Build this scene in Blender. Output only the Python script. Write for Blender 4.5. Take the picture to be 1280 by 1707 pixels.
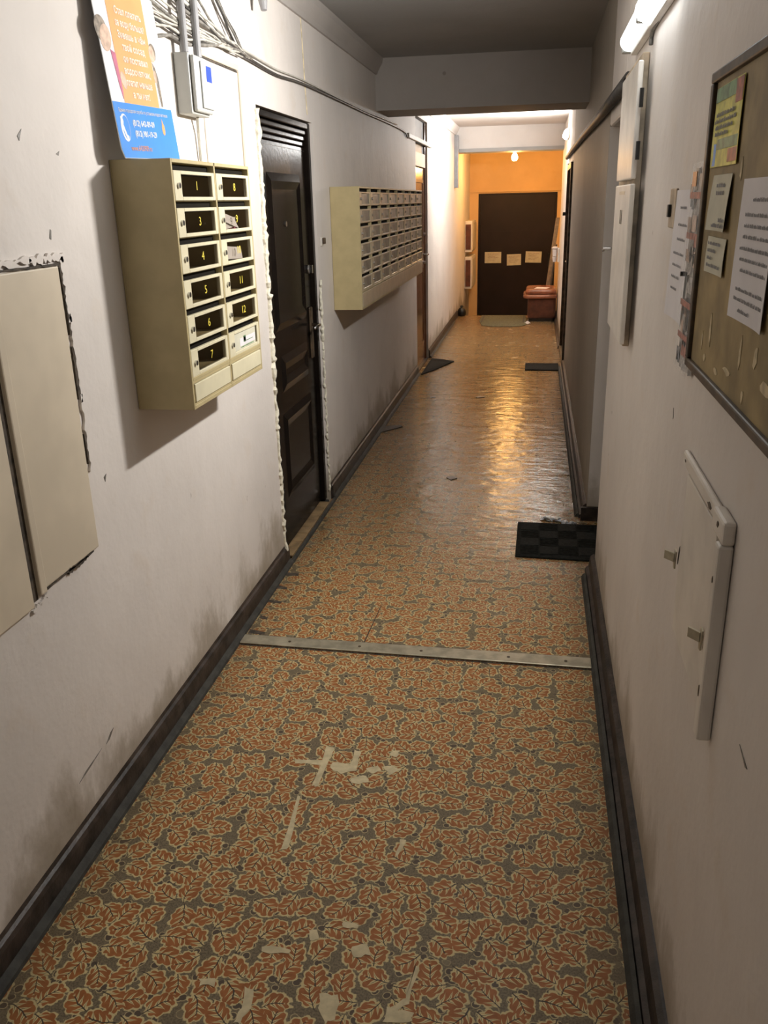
import bpy, bmesh, math, random
from mathutils import Vector, Matrix
for o in list(bpy.data.objects): bpy.data.objects.remove(o)
S = bpy.context.scene; COL = S.collection
rnd = random.Random(7)

# ---------------------------------------------------------------- camera, light, exposure
f_px, pitch, yaw, roll = 1427.7, 0.347023, 0.176224, -0.0242211
cp, sp, cy, sy, cr, sr = math.cos(pitch), math.sin(pitch), math.cos(yaw), math.sin(yaw), math.cos(roll), math.sin(roll)
fw = Vector((-sy*cp, cy*cp, -sp)); rt = Vector((cy, sy, 0)); up = rt.cross(fw)
r2 = rt*cr + up*sr; u2 = up*cr - rt*sr
cam = bpy.data.cameras.new('camera'); co = bpy.data.objects.new('camera', cam); COL.objects.link(co)
cam.sensor_fit = 'VERTICAL'; cam.sensor_height = 36.0; cam.lens = f_px/1707*36.0; cam.clip_start = 0.02
co.matrix_world = Matrix(((r2.x, u2.x, -fw.x, 0), (r2.y, u2.y, -fw.y, 0), (r2.z, u2.z, -fw.z, 1.62), (0, 0, 0, 1)))
S.camera = co
W = bpy.data.worlds.new('world'); S.world = W; W.use_nodes = True
W.node_tree.nodes['Background'].inputs[0].default_value = (0.9, 0.92, 1, 1)
W.node_tree.nodes['Background'].inputs[1].default_value = 0.02
S.view_settings.view_transform = 'Standard'; S.view_settings.look = 'None'
S.view_settings.gamma = 1.0; S.view_settings.use_curve_mapping = False
S.view_settings.exposure = 0.0
NEAR_LAMP, FAR_LAMP, BULB = 40.0, 62.0, 46.0   # watts
HALL_FILL = 2.5                                   # unseen lamp added behind the camera to light the foreground
WARM = (1.0, 0.50, 0.13)
XL, XR, ZC = -1.13, 0.31, 2.54                    # corridor: left wall, right wall, ceiling

# ---------------------------------------------------------------- materials
class N:
    """tiny node-expression helper"""
    def __init__(s, name):
        s.m = bpy.data.materials.new(name); s.m.use_nodes = True
        s.t = s.m.node_tree; s.b = s.t.nodes['Principled BSDF']
        s.tc = s.t.nodes.new('ShaderNodeTexCoord')
    def put(s, sock, v):
        if isinstance(v, bpy.types.NodeSocket): s.t.links.new(v, sock)
        elif isinstance(v, (tuple, list)) and len(v) == 3 and sock.type == 'RGBA': sock.default_value = (*v, 1)
        else: sock.default_value = v
    def math(s, op, a, b=0.0, c=0.0, clamp=False):
        n = s.t.nodes.new('ShaderNodeMath'); n.operation = op; n.use_clamp = clamp
        s.put(n.inputs[0], a); s.put(n.inputs[1], b); s.put(n.inputs[2], c); return n.outputs[0]
    def vmath(s, op, a, b=(0, 0, 0)):
        n = s.t.nodes.new('ShaderNodeVectorMath'); n.operation = op
        s.put(n.inputs[0], a); s.put(n.inputs[1], b); return n.outputs[0]
    def sep(s, v):
        n = s.t.nodes.new('ShaderNodeSeparateXYZ'); s.put(n.inputs[0], v); return n.outputs
    def comb(s, x, y, z=0.0):
        n = s.t.nodes.new('ShaderNodeCombineXYZ')
        for i, q in enumerate((x, y, z)): s.put(n.inputs[i], q)
        return n.outputs[0]
    def noise(s, v, scale, detail=3, rough=0.55, color=False):
        n = s.t.nodes.new('ShaderNodeTexNoise'); s.put(n.inputs['Vector'], v)
        n.inputs['Scale'].default_value = scale; n.inputs['Detail'].default_value = detail; n.inputs['Roughness'].default_value = rough
        return n.outputs['Color' if color else 'Fac']
    def vor(s, v, scale, rand=1.0, feat='F1', dim='2D'):
        n = s.t.nodes.new('ShaderNodeTexVoronoi'); n.voronoi_dimensions = dim; n.feature = feat
        s.put(n.inputs['Vector'], v); n.inputs['Scale'].default_value = scale; n.inputs['Randomness'].default_value = rand
        return n.outputs
    def ramp(s, v, a, b):          # smooth 0..1 between a and b
        n = s.t.nodes.new('ShaderNodeMapRange'); n.interpolation_type = 'SMOOTHSTEP'
        s.put(n.inputs['Value'], v); n.inputs['From Min'].default_value = a; n.inputs['From Max'].default_value = b
        return n.outputs[0]
    def mix(s, f, a, b):
        n = s.t.nodes.new('ShaderNodeMix'); n.data_type = 'RGBA'
        s.put(n.inputs[0], f); s.put(n.inputs[6], a); s.put(n.inputs[7], b); return n.outputs[2]
    def bump(s, h, strength=0.3, dist=0.01):
        n = s.t.nodes.new('ShaderNodeBump'); n.inputs['Strength'].default_value = strength; n.inputs['Distance'].default_value = dist
        s.put(n.inputs['Height'], h); s.t.links.new(n.outputs[0], s.b.inputs['Normal'])
    def col(s, c): s.put(s.b.inputs['Base Color'], c)
    def rough(s, r): s.put(s.b.inputs['Roughness'], r)
    @property
    def P(s): return s.tc.outputs['Object']

def plain(name, c, rough=0.5, metal=0.0, vary=0.12, scale=14.0, bump=0.0, spec=0.5):
    n = N(name); fac = n.noise(n.P, scale)
    d = tuple(x*(1-vary*2) for x in c); e = tuple(min(1, x*(1+vary)) for x in c)
    n.col(n.mix(n.ramp(fac, 0.3, 0.7), d, e)); n.rough(rough); n.b.inputs['Metallic'].default_value = metal
    n.b.inputs['Specular IOR Level'].default_value = spec
    if bump: n.bump(n.noise(n.P, scale*5), bump, 0.004)
    return n.m
def emit(name, c, strength):
    n = N(name); n.col((0.8, 0.8, 0.8)); n.put(n.b.inputs['Emission Color'], c); n.b.inputs['Emission Strength'].default_value = strength
    return n.m

def plaster(name, c, dirt=True, stain=(0.30, 0.25, 0.18)):
    n = N(name); P = n.P
    big = n.noise(P, 1.3, 4); mid = n.noise(P, 7, 4); fine = n.noise(P, 60, 3)
    a = n.mix(n.ramp(big, 0.3, 0.72), tuple(x*0.90 for x in c), tuple(min(1, x*1.04) for x in c))
    a = n.mix(n.math('MULTIPLY', n.ramp(mid, 0.56, 0.75), 0.35), a, tuple(x*y for x, y in zip(c, (0.9, 0.84, 0.76))))
    sx = n.vor(n.vmath('MULTIPLY', P, (1, 1, 1)), 5.0, 1.0, dim='3D')
    spk = n.math('MULTIPLY', n.ramp(sx['Distance'], 0.075, 0.05), n.ramp(mid, 0.56, 0.62))
    a = n.mix(n.math('MULTIPLY', spk, 0.6), a, (0.22, 0.19, 0.15))
    if dirt:    # splash dirt from mopping, ragged, just over the skirting
        z = n.sep(P)[2]
        h = n.math('MULTIPLY', n.math('POWER', n.noise(n.vmath('MULTIPLY', P, (1, 1, 0.55)), 3.2, 6, 0.68), 2.0), 0.95)
        k = n.math('DIVIDE', z, h)
        a = n.mix(n.math('MULTIPLY', n.ramp(k, 1.15, 0.35), n.math('MULTIPLY_ADD', mid, 0.8, 0.35)), a, stain)
    n.col(a); n.rough(0.62); n.b.inputs['Specular IOR Level'].default_value = 0.35
    n.bump(n.math('ADD', n.math('MULTIPLY', big, 2.2), n.math('ADD', mid, n.math('MULTIPLY', fine, 0.12))), 0.35, 0.012)
    return n.m

def leaf_floor(name):
    n = N(name); P = n.P
    warp = n.vmath('MULTIPLY', n.vmath('SUBTRACT', n.noise(P, 22, 2, color=True), (0.5, 0.5, 0.5)), (0.018, 0.018, 0))
    xy = n.vmath('MULTIPLY', n.vmath('ADD', P, warp), (1, 1, 0))
    v = n.vor(xy, 16.0, 0.50)
    loc = n.vmath('SUBTRACT', xy, v['Position'])
    ang = n.math('MULTIPLY', n.sep(v['Color'])[0], 6.283)
    lx, ly, _ = n.sep(loc); c, s_ = n.math('COSINE', ang), n.math('SINE', ang)
    u = n.math('DIVIDE', n.math('ADD', n.math('MULTIPLY', lx, c), n.math('MULTIPLY', ly, s_)), 0.0365)
    w = n.math('DIVIDE', n.math('SUBTRACT', n.math('MULTIPLY', ly, c), n.math('MULTIPLY', lx, s_)), 0.0295)
    w = n.math('ADD', w, n.math('MULTIPLY', n.math('MULTIPLY', u, u), 0.22))          # curved midrib
    aw = n.math('ABSOLUTE', w)
    r = n.math('SQRT', n.math('ADD', n.math('MULTIPLY', u, u), n.math('MULTIPLY', w, w)))
    th = n.math('ARCTAN2', w, u)
    lobe = n.math('ABSOLUTE', n.math('SINE', n.math('MULTIPLY', th, 4.5)))
    rr = n.math('SUBTRACT', r, n.math('MULTIPLY', lobe, 0.15))
    rr = n.math('ADD', rr, n.math('MULTIPLY', n.ramp(u, -0.2, -1.0), 0.14))
    leaf = n.ramp(rr, 0.80, 0.76)
    halo = n.math('ADD', rr, n.math('MULTIPLY', n.math('SUBTRACT', n.noise(P, 75, 2), 0.5), 0.55))
    rim = n.ramp(halo, 0.96, 0.88)
    # ground with dark berries and sprigs
    g = n.mix(n.ramp(n.noise(P, 230, 2), 0.35, 0.65), (0.115, 0.089, 0.053), (0.205, 0.162, 0.098))
    bv = n.vor(n.vmath('ADD', xy, (3.1, 1.7, 0)), 38, 0.95)
    g = n.mix(n.math('MULTIPLY', n.ramp(bv['Distance'], 0.40, 0.36), n.ramp(n.sep(bv['Color'])[1], 0.45, 0.5)), g, (0.46, 0.37, 0.2))
    g = n.mix(n.math('MULTIPLY', n.ramp(bv['Distance'], 0.33, 0.28), n.ramp(n.sep(bv['Color'])[1], 0.45, 0.5)), g, (0.085, 0.062, 0.042))
    a = n.mix(n.math('MULTIPLY', rim, 0.92), g, (0.61, 0.495, 0.25))
    org = n.mix(n.ramp(n.noise(P, 35, 3), 0.3, 0.7), (0.265, 0.092, 0.024), (0.355, 0.128, 0.036))
    a = n.mix(leaf, a, org)
    ph = n.math('FRACT', n.math('MULTIPLY', n.math('SUBTRACT', u, n.math('MULTIPLY', aw, 0.75)), 2.1))
    tri = n.math('ABSOLUTE', n.math('SUBTRACT', ph, 0.5))
    wid = n.math('MULTIPLY', n.ramp(aw, 0.68, 0.02), 0.31)
    vein = n.math('MULTIPLY', n.math('LESS_THAN', tri, wid), n.math('MULTIPLY', n.ramp(u, 0.72, 0.6), leaf))
    a = n.mix(vein, a, (0.61, 0.495, 0.25))
    dk = n.math('LESS_THAN', tri, n.math('MULTIPLY', wid, 0.16))
    dk = n.math('MULTIPLY', dk, n.math('MULTIPLY', n.ramp(aw, 0.5, 0.4), n.ramp(u, 0.66, 0.6)))
    rib = n.math('MULTIPLY', n.ramp(aw, 0.055, 0.03), n.ramp(u, 0.62, 0.55))
    rib = n.math('MULTIPLY', rib, n.ramp(u, -1.15, -1.05))
    a = n.mix(n.math('MAXIMUM', n.math('MULTIPLY', dk, leaf), rib), a, (0.05, 0.036, 0.026))
    # fine scuffs
    x, y, z = n.sep(P)
    sc = n.noise(n.vmath('MULTIPLY', P, (9, 3.2, 1)), 5, 4, 0.65)
    a = n.mix(n.math('MULTIPLY', n.ramp(sc, 0.70, 0.76), 0.55), a, (0.52, 0.43, 0.25))
    # trodden, dull film that takes over along the walked-on far stretch
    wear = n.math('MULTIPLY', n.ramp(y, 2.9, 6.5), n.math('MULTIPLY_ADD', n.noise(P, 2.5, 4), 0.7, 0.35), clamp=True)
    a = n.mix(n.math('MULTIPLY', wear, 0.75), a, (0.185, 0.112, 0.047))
    edge = n.ramp(n.math('ABSOLUTE', n.math('ADD', x, 0.42)), 0.52, 0.70)       # browner and darker along both walls
    a = n.mix(n.math('MULTIPLY', edge, n.math('MULTIPLY', n.noise(P, 9, 4), 0.75)), a, (0.10, 0.065, 0.03))
    n.col(a)
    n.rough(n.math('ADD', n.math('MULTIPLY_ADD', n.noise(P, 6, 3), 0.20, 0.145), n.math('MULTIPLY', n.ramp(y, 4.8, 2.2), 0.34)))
    wob = n.math('ADD', n.noise(n.vmath('MULTIPLY', P, (1.2, 2.2, 1)), 5.0, 2), n.math('MULTIPLY', n.noise(n.vmath('MULTIPLY', P, (1, 1.6, 1)), 19.0, 2), 0.22))
    n.b.inputs['Specular IOR Level'].default_value = 0.30
    n.bump(wob, 0.38, 0.02)
    return n.m

M = {}
M['wall'] = plaster('whitewashed plaster', (0.74, 0.69, 0.645))
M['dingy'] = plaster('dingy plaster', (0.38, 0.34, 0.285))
M['beam'] = plaster('dimmed beam paint', (0.47, 0.435, 0.405), dirt=False)  # weak light on the near beam and cornice is darkened into this colour
M['ceil'] = plaster('dimmed ceiling paint', (0.40, 0.395, 0.385), dirt=False)  # near ceiling's dimness is put into the colour; its far stretch stays pale
M['ochre'] = plaster('ochre wall paint', (0.78, 0.52, 0.25), dirt=False)
M['lino'] = leaf_floor('leaf print linoleum')
M['skirt'] = plain('dark brown skirting paint', (0.042, 0.032, 0.027), 0.45, vary=0.35, scale=18, bump=0.3)
M['skirt_worn'] = plain('worn grey green paint', (0.042, 0.041, 0.034), 0.75, vary=0.2, scale=22, bump=0.3)
M['beige'] = plain('beige enamel', (0.50, 0.415, 0.225), 0.42, vary=0.04)
M['cream'] = plain('cream enamel', (0.70, 0.645, 0.455), 0.38, vary=0.03)
M['cream2'] = plain('dull cream enamel', (0.52, 0.445, 0.30), 0.28, vary=0.06)
M['yellow'] = plain('yellow print', (0.75, 0.62, 0.07), 0.5, vary=0.02)
M['chrome'] = plain('worn chrome', (0.55, 0.55, 0.55), 0.25, 1.0)
M['darkdoor'] = plain('dark brown door film', (0.010, 0.0075, 0.006), 0.20, vary=0.12, scale=9, bump=0.08, spec=0.13)
M['door2'] = plain('brown varnished door', (0.16, 0.07, 0.035), 0.2, vary=0.15, scale=6)
M['transom'] = plain('grey painted transom', (0.16, 0.17, 0.175), 0.35, vary=0.1)
M['enddoor'] = plain('dark brown steel door', (0.018, 0.0105, 0.008), 0.5, vary=0.1, scale=3, spec=0.25)
M['darkdoor'].node_tree.nodes['Principled BSDF'].inputs['IOR'].default_value = 1.25
M['black'] = plain('black metal', (0.012, 0.012, 0.012), 0.35)
M['foam'] = plain('mounting foam', (0.84, 0.80, 0.66), 0.8, vary=0.1, scale=60, bump=0.6)
M['panel'] = plain('cream painted board', (0.66, 0.575, 0.445), 0.5, vary=0.05, scale=4, bump=0.1)
M['whitep'] = plain('white gloss paint', (0.74, 0.70, 0.64), 0.4, vary=0.06, scale=8, bump=0.15)
M['crack'] = plain('dark crack', (0.07, 0.055, 0.04), 0.8, vary=0.3, scale=50)
M['greybox'] = plain('grey plastic', (0.50, 0.51, 0.49), 0.45, vary=0.02)
M['greytube'] = plain('grey conduit', (0.33, 0.33, 0.34), 0.4, vary=0.05)
M['cableA'] = plain('grey cable', (0.24, 0.225, 0.20), 0.5, vary=0.2, scale=40)
M['cableB'] = plain('white cable', (0.55, 0.53, 0.47), 0.5, vary=0.1, scale=40)
M['cableD'] = plain('dark cable', (0.055, 0.05, 0.045), 0.5, vary=0.2, scale=40)
M['blueink'] = plain('blue print', (0.03, 0.08, 0.55), 0.5, vary=0.02)
M['paper'] = plain('white paper', (0.74, 0.72, 0.74), 0.7, vary=0.02)
M['paper2'] = plain('yellowed paper', (0.60, 0.58, 0.46), 0.7, vary=0.05)
M['ink'] = plain('grey print', (0.30, 0.30, 0.31), 0.7, vary=0.1, scale=300)
M['posterwhite'] = plain('glossy poster white', (0.74, 0.76, 0.79), 0.35, vary=0.02)
M['orange'] = plain('orange print', (0.80, 0.38, 0.15), 0.4, vary=0.02)
M['blue'] = plain('sky blue print', (0.055, 0.27, 0.76), 0.35, vary=0.02)
M['palepink'] = plain('pale print', (0.86, 0.70, 0.58), 0.4, vary=0.02)
M['skin'] = plain('printed skin tone', (0.66, 0.47, 0.36), 0.4, vary=0.15, scale=40)
M['hair'] = plain('printed hair', (0.30, 0.25, 0.20), 0.4, vary=0.3, scale=60)
M['magenta'] = plain('printed magenta', (0.55, 0.16, 0.26), 0.4, vary=0.1)
M['lbl'] = plain('salmon print', (0.72, 0.36, 0.24), 0.4, vary=0.02)
M['mat'] = plain('black rubber', (0.014, 0.015, 0.013), 0.85, vary=0.3, scale=60, bump=0.4, spec=0.15)
M['mat2'] = plain('dark grey rubber', (0.020, 0.021, 0.019), 0.8, vary=0.2, scale=60, bump=0.4, spec=0.15)
M['matgreen'] = plain('grey green doormat', (0.125, 0.125, 0.075), 0.9, vary=0.25, scale=60, bump=0.6)
M['strip'] = plain('worn aluminium strip', (0.48, 0.44, 0.33), 0.38, 0.55, vary=0.12, scale=22, bump=0.15)
M['bare'] = plain('bare lino backing', (0.60, 0.51, 0.315), 0.7, vary=0.1, scale=30)
M['tile'] = plain('tan sill tile', (0.30, 0.20, 0.10), 0.5, vary=0.15, scale=18)
M['leather'] = plain('brown leatherette', (0.33, 0.115, 0.055), 0.22, vary=0.15, scale=9, bump=0.1)
M['leatherd'] = plain('dark brown leatherette', (0.11, 0.036, 0.02), 0.3, vary=0.2, scale=9, bump=0.1)
M['board'] = plain('khaki fibreboard', (0.33, 0.245, 0.11), 0.6, vary=0.2, scale=7, bump=0.2)
M['frame'] = plain('dark wooden frame', (0.075, 0.05, 0.028), 0.45, vary=0.3, scale=20)
M['torn'] = plain('torn paper remains', (0.62, 0.52, 0.33), 0.8, vary=0.15, scale=40)
M['wood'] = plain('pale wood edge', (0.58, 0.47, 0.34), 0.6, vary=0.2, scale=12)
M['gold'] = plain('yellow green print', (0.62, 0.60, 0.10), 0.45, vary=0.15, scale=30)
M['green'] = plain('green print', (0.16, 0.30, 0.14), 0.45, vary=0.25, scale=40)
M['red'] = plain('red print', (0.42, 0.11, 0.06), 0.45, vary=0.25, scale=50)
M['newsA'] = plain('printed leaflet grey', (0.20, 0.19, 0.19), 0.3, vary=0.45, scale=70)
M['newsB'] = plain('printed leaflet brown', (0.40, 0.27, 0.20), 0.3, vary=0.45, scale=70)
M['newsC'] = plain('printed leaflet pale', (0.50, 0.46, 0.43), 0.3, vary=0.3, scale=70)
M['slot'] = plain('interior shade', (0.012, 0.010, 0.007), 0.8, spec=0.1)  # near-black that paints the shade inside the mailboxes
M['clear'] = None
n_ = N('clear plastic film'); n_.col((0.95, 0.95, 0.95)); n_.rough(0.12); n_.b.inputs['Alpha'].default_value = 0.16; M['clear'] = n_.m
n_ = N('tinted window'); t_ = n_.t; gl = t_.nodes.new('ShaderNodeBsdfGlossy'); gl.inputs['Roughness'].default_value = 0.08; gl.inputs[0].default_value = (0.8, 0.8, 0.8, 1)
tr = t_.nodes.new('ShaderNodeBsdfTransparent'); tr.inputs[0].default_value = (0.74, 0.70, 0.64, 1)
mx = t_.nodes.new('ShaderNodeMixShader'); fr = t_.nodes.new('ShaderNodeFresnel'); fr.inputs[0].default_value = 1.45
t_.links.new(fr.outputs[0], mx.inputs[0]); t_.links.new(tr.outputs[0], mx.inputs[1]); t_.links.new(gl.outputs[0], mx.inputs[2])
t_.links.new(mx.outputs[0], t_.nodes['Material Output'].inputs[0]); M['window'] = n_.m
n_ = N('scratched dull window'); n_.col(n_.mix(n_.ramp(n_.noise(n_.P, 9, 3), 0.35, 0.65), (0.15, 0.145, 0.115), (0.27, 0.255, 0.20))); n_.rough(0.36); M['window2'] = n_.m
M['lampnear'] = emit('lit tube', (0.93, 0.98, 1.0), 14.0)
M['lampdim'] = emit('tube cover', (0.90, 0.98, 1.0), 2.2)
M['lampfar'] = emit('lit far tube', (0.95, 1.0, 0.98), 35.0)
M['bulb'] = emit('lit warm bulb', (1.0, 0.62, 0.22), 60.0)

# ---------------------------------------------------------------- mesh helpers
class MB:
    def __init__(s): s.v = []; s.f = []
    def box(s, x0, x1, y0, y1, z0, z1):
        b = len(s.v)
        s.v += [(x0, y0, z0), (x1, y0, z0), (x1, y1, z0), (x0, y1, z0), (x0, y0, z1), (x1, y0, z1), (x1, y1, z1), (x0, y1, z1)]
        s.f += [tuple(b+i for i in q) for q in ((0, 3, 2, 1), (4, 5, 6, 7), (0, 1, 5, 4), (1, 2, 6, 5), (2, 3, 7, 6), (3, 0, 4, 7))]
        return s
    def prism(s, poly, d0, d1, axis):     # poly: 2-D points; axis: extrusion axis
        b = len(s.v); k = len(poly)
        def mk(p, d): return {'x': (d, p[0], p[1]), 'y': (p[0], d, p[1]), 'z': (p[0], p[1], d)}[axis]
        s.v += [mk(p, d0) for p in poly] + [mk(p, d1) for p in poly]
        s.f += [tuple(b+i for i in range(k)), tuple(b+k+i for i in reversed(range(k)))]
        s.f += [(b+i, b+k+i, b+k+(i+1) % k, b+(i+1) % k) for i in range(k)]
        return s
    def cyl(s, c, r, h, axis='z', seg=16, r2=None):
        r2 = r if r2 is None else r2; b = len(s.v)
        for d, rad in ((0, r), (h, r2)):
            for i in range(seg):
                a = 2*math.pi*i/seg; p, q = rad*math.cos(a), rad*math.sin(a)
                o = {'z': (p, q, d), 'x': (d, p, q), 'y': (p, d, q)}[axis]
                s.v.append((c[0]+o[0], c[1]+o[1], c[2]+o[2]))
        s.f += [tuple(range(b, b+seg)), tuple(reversed(range(b+seg, b+2*seg)))]
        s.f += [(b+i, b+seg+i, b+seg+(i+1) % seg, b+(i+1) % seg) for i in range(seg)]
        return s
    def tube(s, pts, r, seg=8):
        pts = [Vector(p) for p in pts]; b = len(s.v); k = len(pts)
        for i, p in enumerate(pts):
            t = (pts[min(i+1, k-1)]-pts[max(i-1, 0)]).normalized()
            a = t.cross(Vector((0, 0, 1)) if abs(t.z) < 0.9 else Vector((1, 0, 0))).normalized(); c = t.cross(a)
            rad = r[i] if isinstance(r, (list, tuple)) else r
            s.v += [tuple(p+(a*math.cos(2*math.pi*j/seg)+c*math.sin(2*math.pi*j/seg))*rad) for j in range(seg)]
        for i in range(k-1):
            for j in range(seg):
                s.f.append((b+i*seg+j, b+i*seg+(j+1) % seg, b+(i+1)*seg+(j+1) % seg, b+(i+1)*seg+j))
        s.f += [tuple(b+j for j in range(seg)), tuple(b+(k-1)*seg+j for j in reversed(range(seg)))]
        return s
    def lathe(s, c, prof, seg=20):
        b = len(s.v)
        for r, z in prof:
            for i in range(seg):
                a = 2*math.pi*i/seg; s.v.append((c[0]+r*math.cos(a), c[1]+r*math.sin(a), c[2]+z))
        for k in range(len(prof)-1):
            for i in range(seg):
                s.f.append((b+k*seg+i, b+k*seg+(i+1) % seg, b+(k+1)*seg+(i+1) % seg, b+(k+1)*seg+i))
        s.f += [tuple(reversed(range(b, b+seg))), tuple(range(b+(len(prof)-1)*seg, b+len(prof)*seg))]
        return s
    def quad(s, *p):
        b = len(s.v); s.v += [tuple(q) for q in p]; s.f.append(tuple(range(b, b+len(p)))); return s
    def mesh(s, name):
        me = bpy.data.meshes.new(name); me.from_pydata(s.v, [], s.f)
        bm = bmesh.new(); bm.from_mesh(me); bmesh.ops.recalc_face_normals(bm, faces=bm.faces); bm.to_mesh(me); bm.free()
        return me
def obj(name, mb, mat, parent=None, bevel=0.0, smooth=False, seg=2):
    me = mb.mesh(name) if isinstance(mb, MB) else mb
    if mat and not me.materials: me.materials.append(M[mat])
    o = bpy.data.objects.new(name, me); COL.objects.link(o)
    if parent is not None: o.parent = parent
    if bevel:
        m = o.modifiers.new('bevel', 'BEVEL'); m.width = bevel; m.segments = seg; m.limit_method = 'ANGLE'
    if smooth:
        for p in me.polygons: p.use_smooth = True
    return o
def tag(o, label, cat, group=None):
    o['label'] = label; o['category'] = cat
    if group: o['group'] = group
    return o
def thing(name, label, cat, loc, group=None):
    o = bpy.data.objects.new(name, None); COL.objects.link(o); o.location = loc; o.empty_display_size = 0.05
    tag(o, label, cat, group); return o
def part(name, mb, mat, parent, bevel=0.0, smooth=False, label=None):
    """mesh given in world coordinates, hung under a thing or part"""
    o = obj(name, mb, mat, None, bevel, smooth)
    o.parent = parent
    w = Vector((0, 0, 0)); p = parent
    while p is not None: w += p.location; p = p.parent
    o.location = -w
    if label: o['label'] = label
    return o
def struct(name, mb, mat, parent=None, bevel=0.0, label=None):
    o = obj(name, mb, mat, parent, bevel)
    if parent is None: o['kind'] = 'structure'
    if label: o['label'] = label
    return o
ORI = {'L': ((0, 1, 0), (0, 0, 1), (1, 0, 0)), 'R': ((0, -1, 0), (0, 0, 1), (-1, 0, 0)), 'E': ((1, 0, 0), (0, 0, 1), (0, -1, 0))}
def frame_mat(side, loc, tilt=0.0):
    X, Y, Z = (Vector(a) for a in ORI[side])
    if tilt: q = Matrix.Rotation(tilt, 3, X); Y = q @ Y; Z = q @ Z
    return Matrix(((X.x, Y.x, Z.x, loc[0]), (X.y, Y.y, Z.y, loc[1]), (X.z, Y.z, Z.z, loc[2]), (0, 0, 0, 1)))
def text(name, body, size, mat, parent, local, squash=1.0, align='CENTER', bold=0.0):
    c = bpy.data.curves.new(name, 'FONT'); c.body = body; c.size = size; c.align_x = align; c.align_y = 'CENTER'; c.extrude = 0.0002; c.resolution_u = 3; c.offset = bold
    c.materials.append(M[mat]); o = bpy.data.objects.new(name, c); COL.objects.link(o)
    o.parent = parent; o.matrix_local = local @ Matrix.Diagonal((squash, 1, 1, 1)); return o

# ---------------------------------------------------------------- the shell
D1, D2 = (3.64, 4.56, 2.0), (8.45, 9.35, 2.36)      # openings in the left wall: y0, y1, top
AL, D4 = (3.70, 4.40, 1.92), (8.85, 9.95, 1.94)     # door alcove and far door in the right wall
YE, YB, YS, ZL = 13.05, 15.2, -1.6, -0.32           # end of the upper floor, back wall, start, lower floor
floor = struct('floor', MB().box(XL-.2, .8, YS, YE, -.3, -.006), 'skirt')
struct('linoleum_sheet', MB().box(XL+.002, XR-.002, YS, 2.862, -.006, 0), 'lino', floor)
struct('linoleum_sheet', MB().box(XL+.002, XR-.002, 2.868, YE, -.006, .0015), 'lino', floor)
struct('alcove_floor', MB().box(XR, .5, AL[0], AL[1], -.006, .001), 'lino', floor)
struct('lower_floor', MB().box(XL-.2, .8, YE, YB+.2, ZL-.2, ZL), 'skirt_worn', floor)
struct('step', MB().box(XL, .62, YE, YE+.32, ZL, ZL+.16), 'skirt_worn', floor)
struct('seam', MB().prism([(-.615, 2.875), (-.610, 2.875), (-.598, 3.25), (-.601, 3.25)], .0015, .0022, 'z'), 'crack', floor)
wl = MB().box(XL-.2, XL, YS, D1[0], -.1, ZC)
wl.box(XL-.2, XL, D1[0], D1[1], D1[2], ZC); wl.box(XL-.2, XL, D1[1], D2[0], -.1, ZC)
wl.box(XL-.2, XL, D2[0], D2[1], D2[2], ZC); wl.box(XL-.2, XL, D2[1], YB, -.5, ZC)
wl.box(XL-.34, XL-.2, D1[0]-.1, D1[1]+.1, -.1, 2.1); wl.box(XL-.34, XL-.2, D2[0]-.1, D2[1]+.1, -.1, 2.5)
wall_left = struct('wall_left', wl, 'wall')
wr = MB().box(XR, XR+.2, YS, AL[0], -.1, ZC)
wr.box(XR, XR+.2, AL[0], AL[1], AL[2], ZC)
wr.box(XR, XR+.2, D4[0], D4[1], D4[2], ZC); wr.box(XR, XR+.2, D4[1], 12.95, -.1, ZC)
wr.box(XR+.2, XR+.34, AL[0]-.1, AL[1]+.1, -.1, 2.1); wr.box(XR+.2, XR+.34, D4[0]-.1, D4[1]+.1, -.1, 2.1)
wr.box(.60, .80, 12.95, YB, -.5, ZC)
wall_right = struct('wall_right', wr, 'wall', bevel=.012)
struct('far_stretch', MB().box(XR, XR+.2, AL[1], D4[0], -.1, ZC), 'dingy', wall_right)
struct('jamb', MB().box(XR+.001, XR+.2, AL[1]-.006, AL[1]-.0005, .08, AL[2]), 'wall', wall_right)
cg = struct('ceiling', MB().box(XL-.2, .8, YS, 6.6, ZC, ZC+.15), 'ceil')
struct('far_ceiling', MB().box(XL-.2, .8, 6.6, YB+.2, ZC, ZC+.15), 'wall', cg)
DE = (-.985, .305, 1.715)                            # end door
wb = MB().box(XL-.2, DE[0], YB, YB+.2, -.5, ZC); wb.box(DE[1], .8, YB, YB+.2, -.5, ZC); wb.box(DE[0], DE[1], YB, YB+.2, DE[2], ZC)
struct('wall_back', wb, 'ochre')
struct('wall_front', MB().box(XL-.2, .8, YS-.2, YS, -.1, ZC), 'wall')
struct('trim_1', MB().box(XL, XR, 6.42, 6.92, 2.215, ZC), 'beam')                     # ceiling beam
t2 = struct('trim_2', MB().box(XL, XR, 12.52, 12.9, 2.27, ZC), 'wall')               # end beam
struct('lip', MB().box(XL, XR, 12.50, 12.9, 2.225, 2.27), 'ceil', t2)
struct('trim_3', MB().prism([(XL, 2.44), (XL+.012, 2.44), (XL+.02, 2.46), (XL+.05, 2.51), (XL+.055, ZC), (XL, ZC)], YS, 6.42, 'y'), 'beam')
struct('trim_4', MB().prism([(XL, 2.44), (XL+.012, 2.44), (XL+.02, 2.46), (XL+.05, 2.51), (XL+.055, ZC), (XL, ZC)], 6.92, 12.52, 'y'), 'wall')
struct('trim_5', MB().box(-1.13, .45, YB-.03, YB, 1.735, 1.79), 'ochre')              # lintel board over the end door
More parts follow.
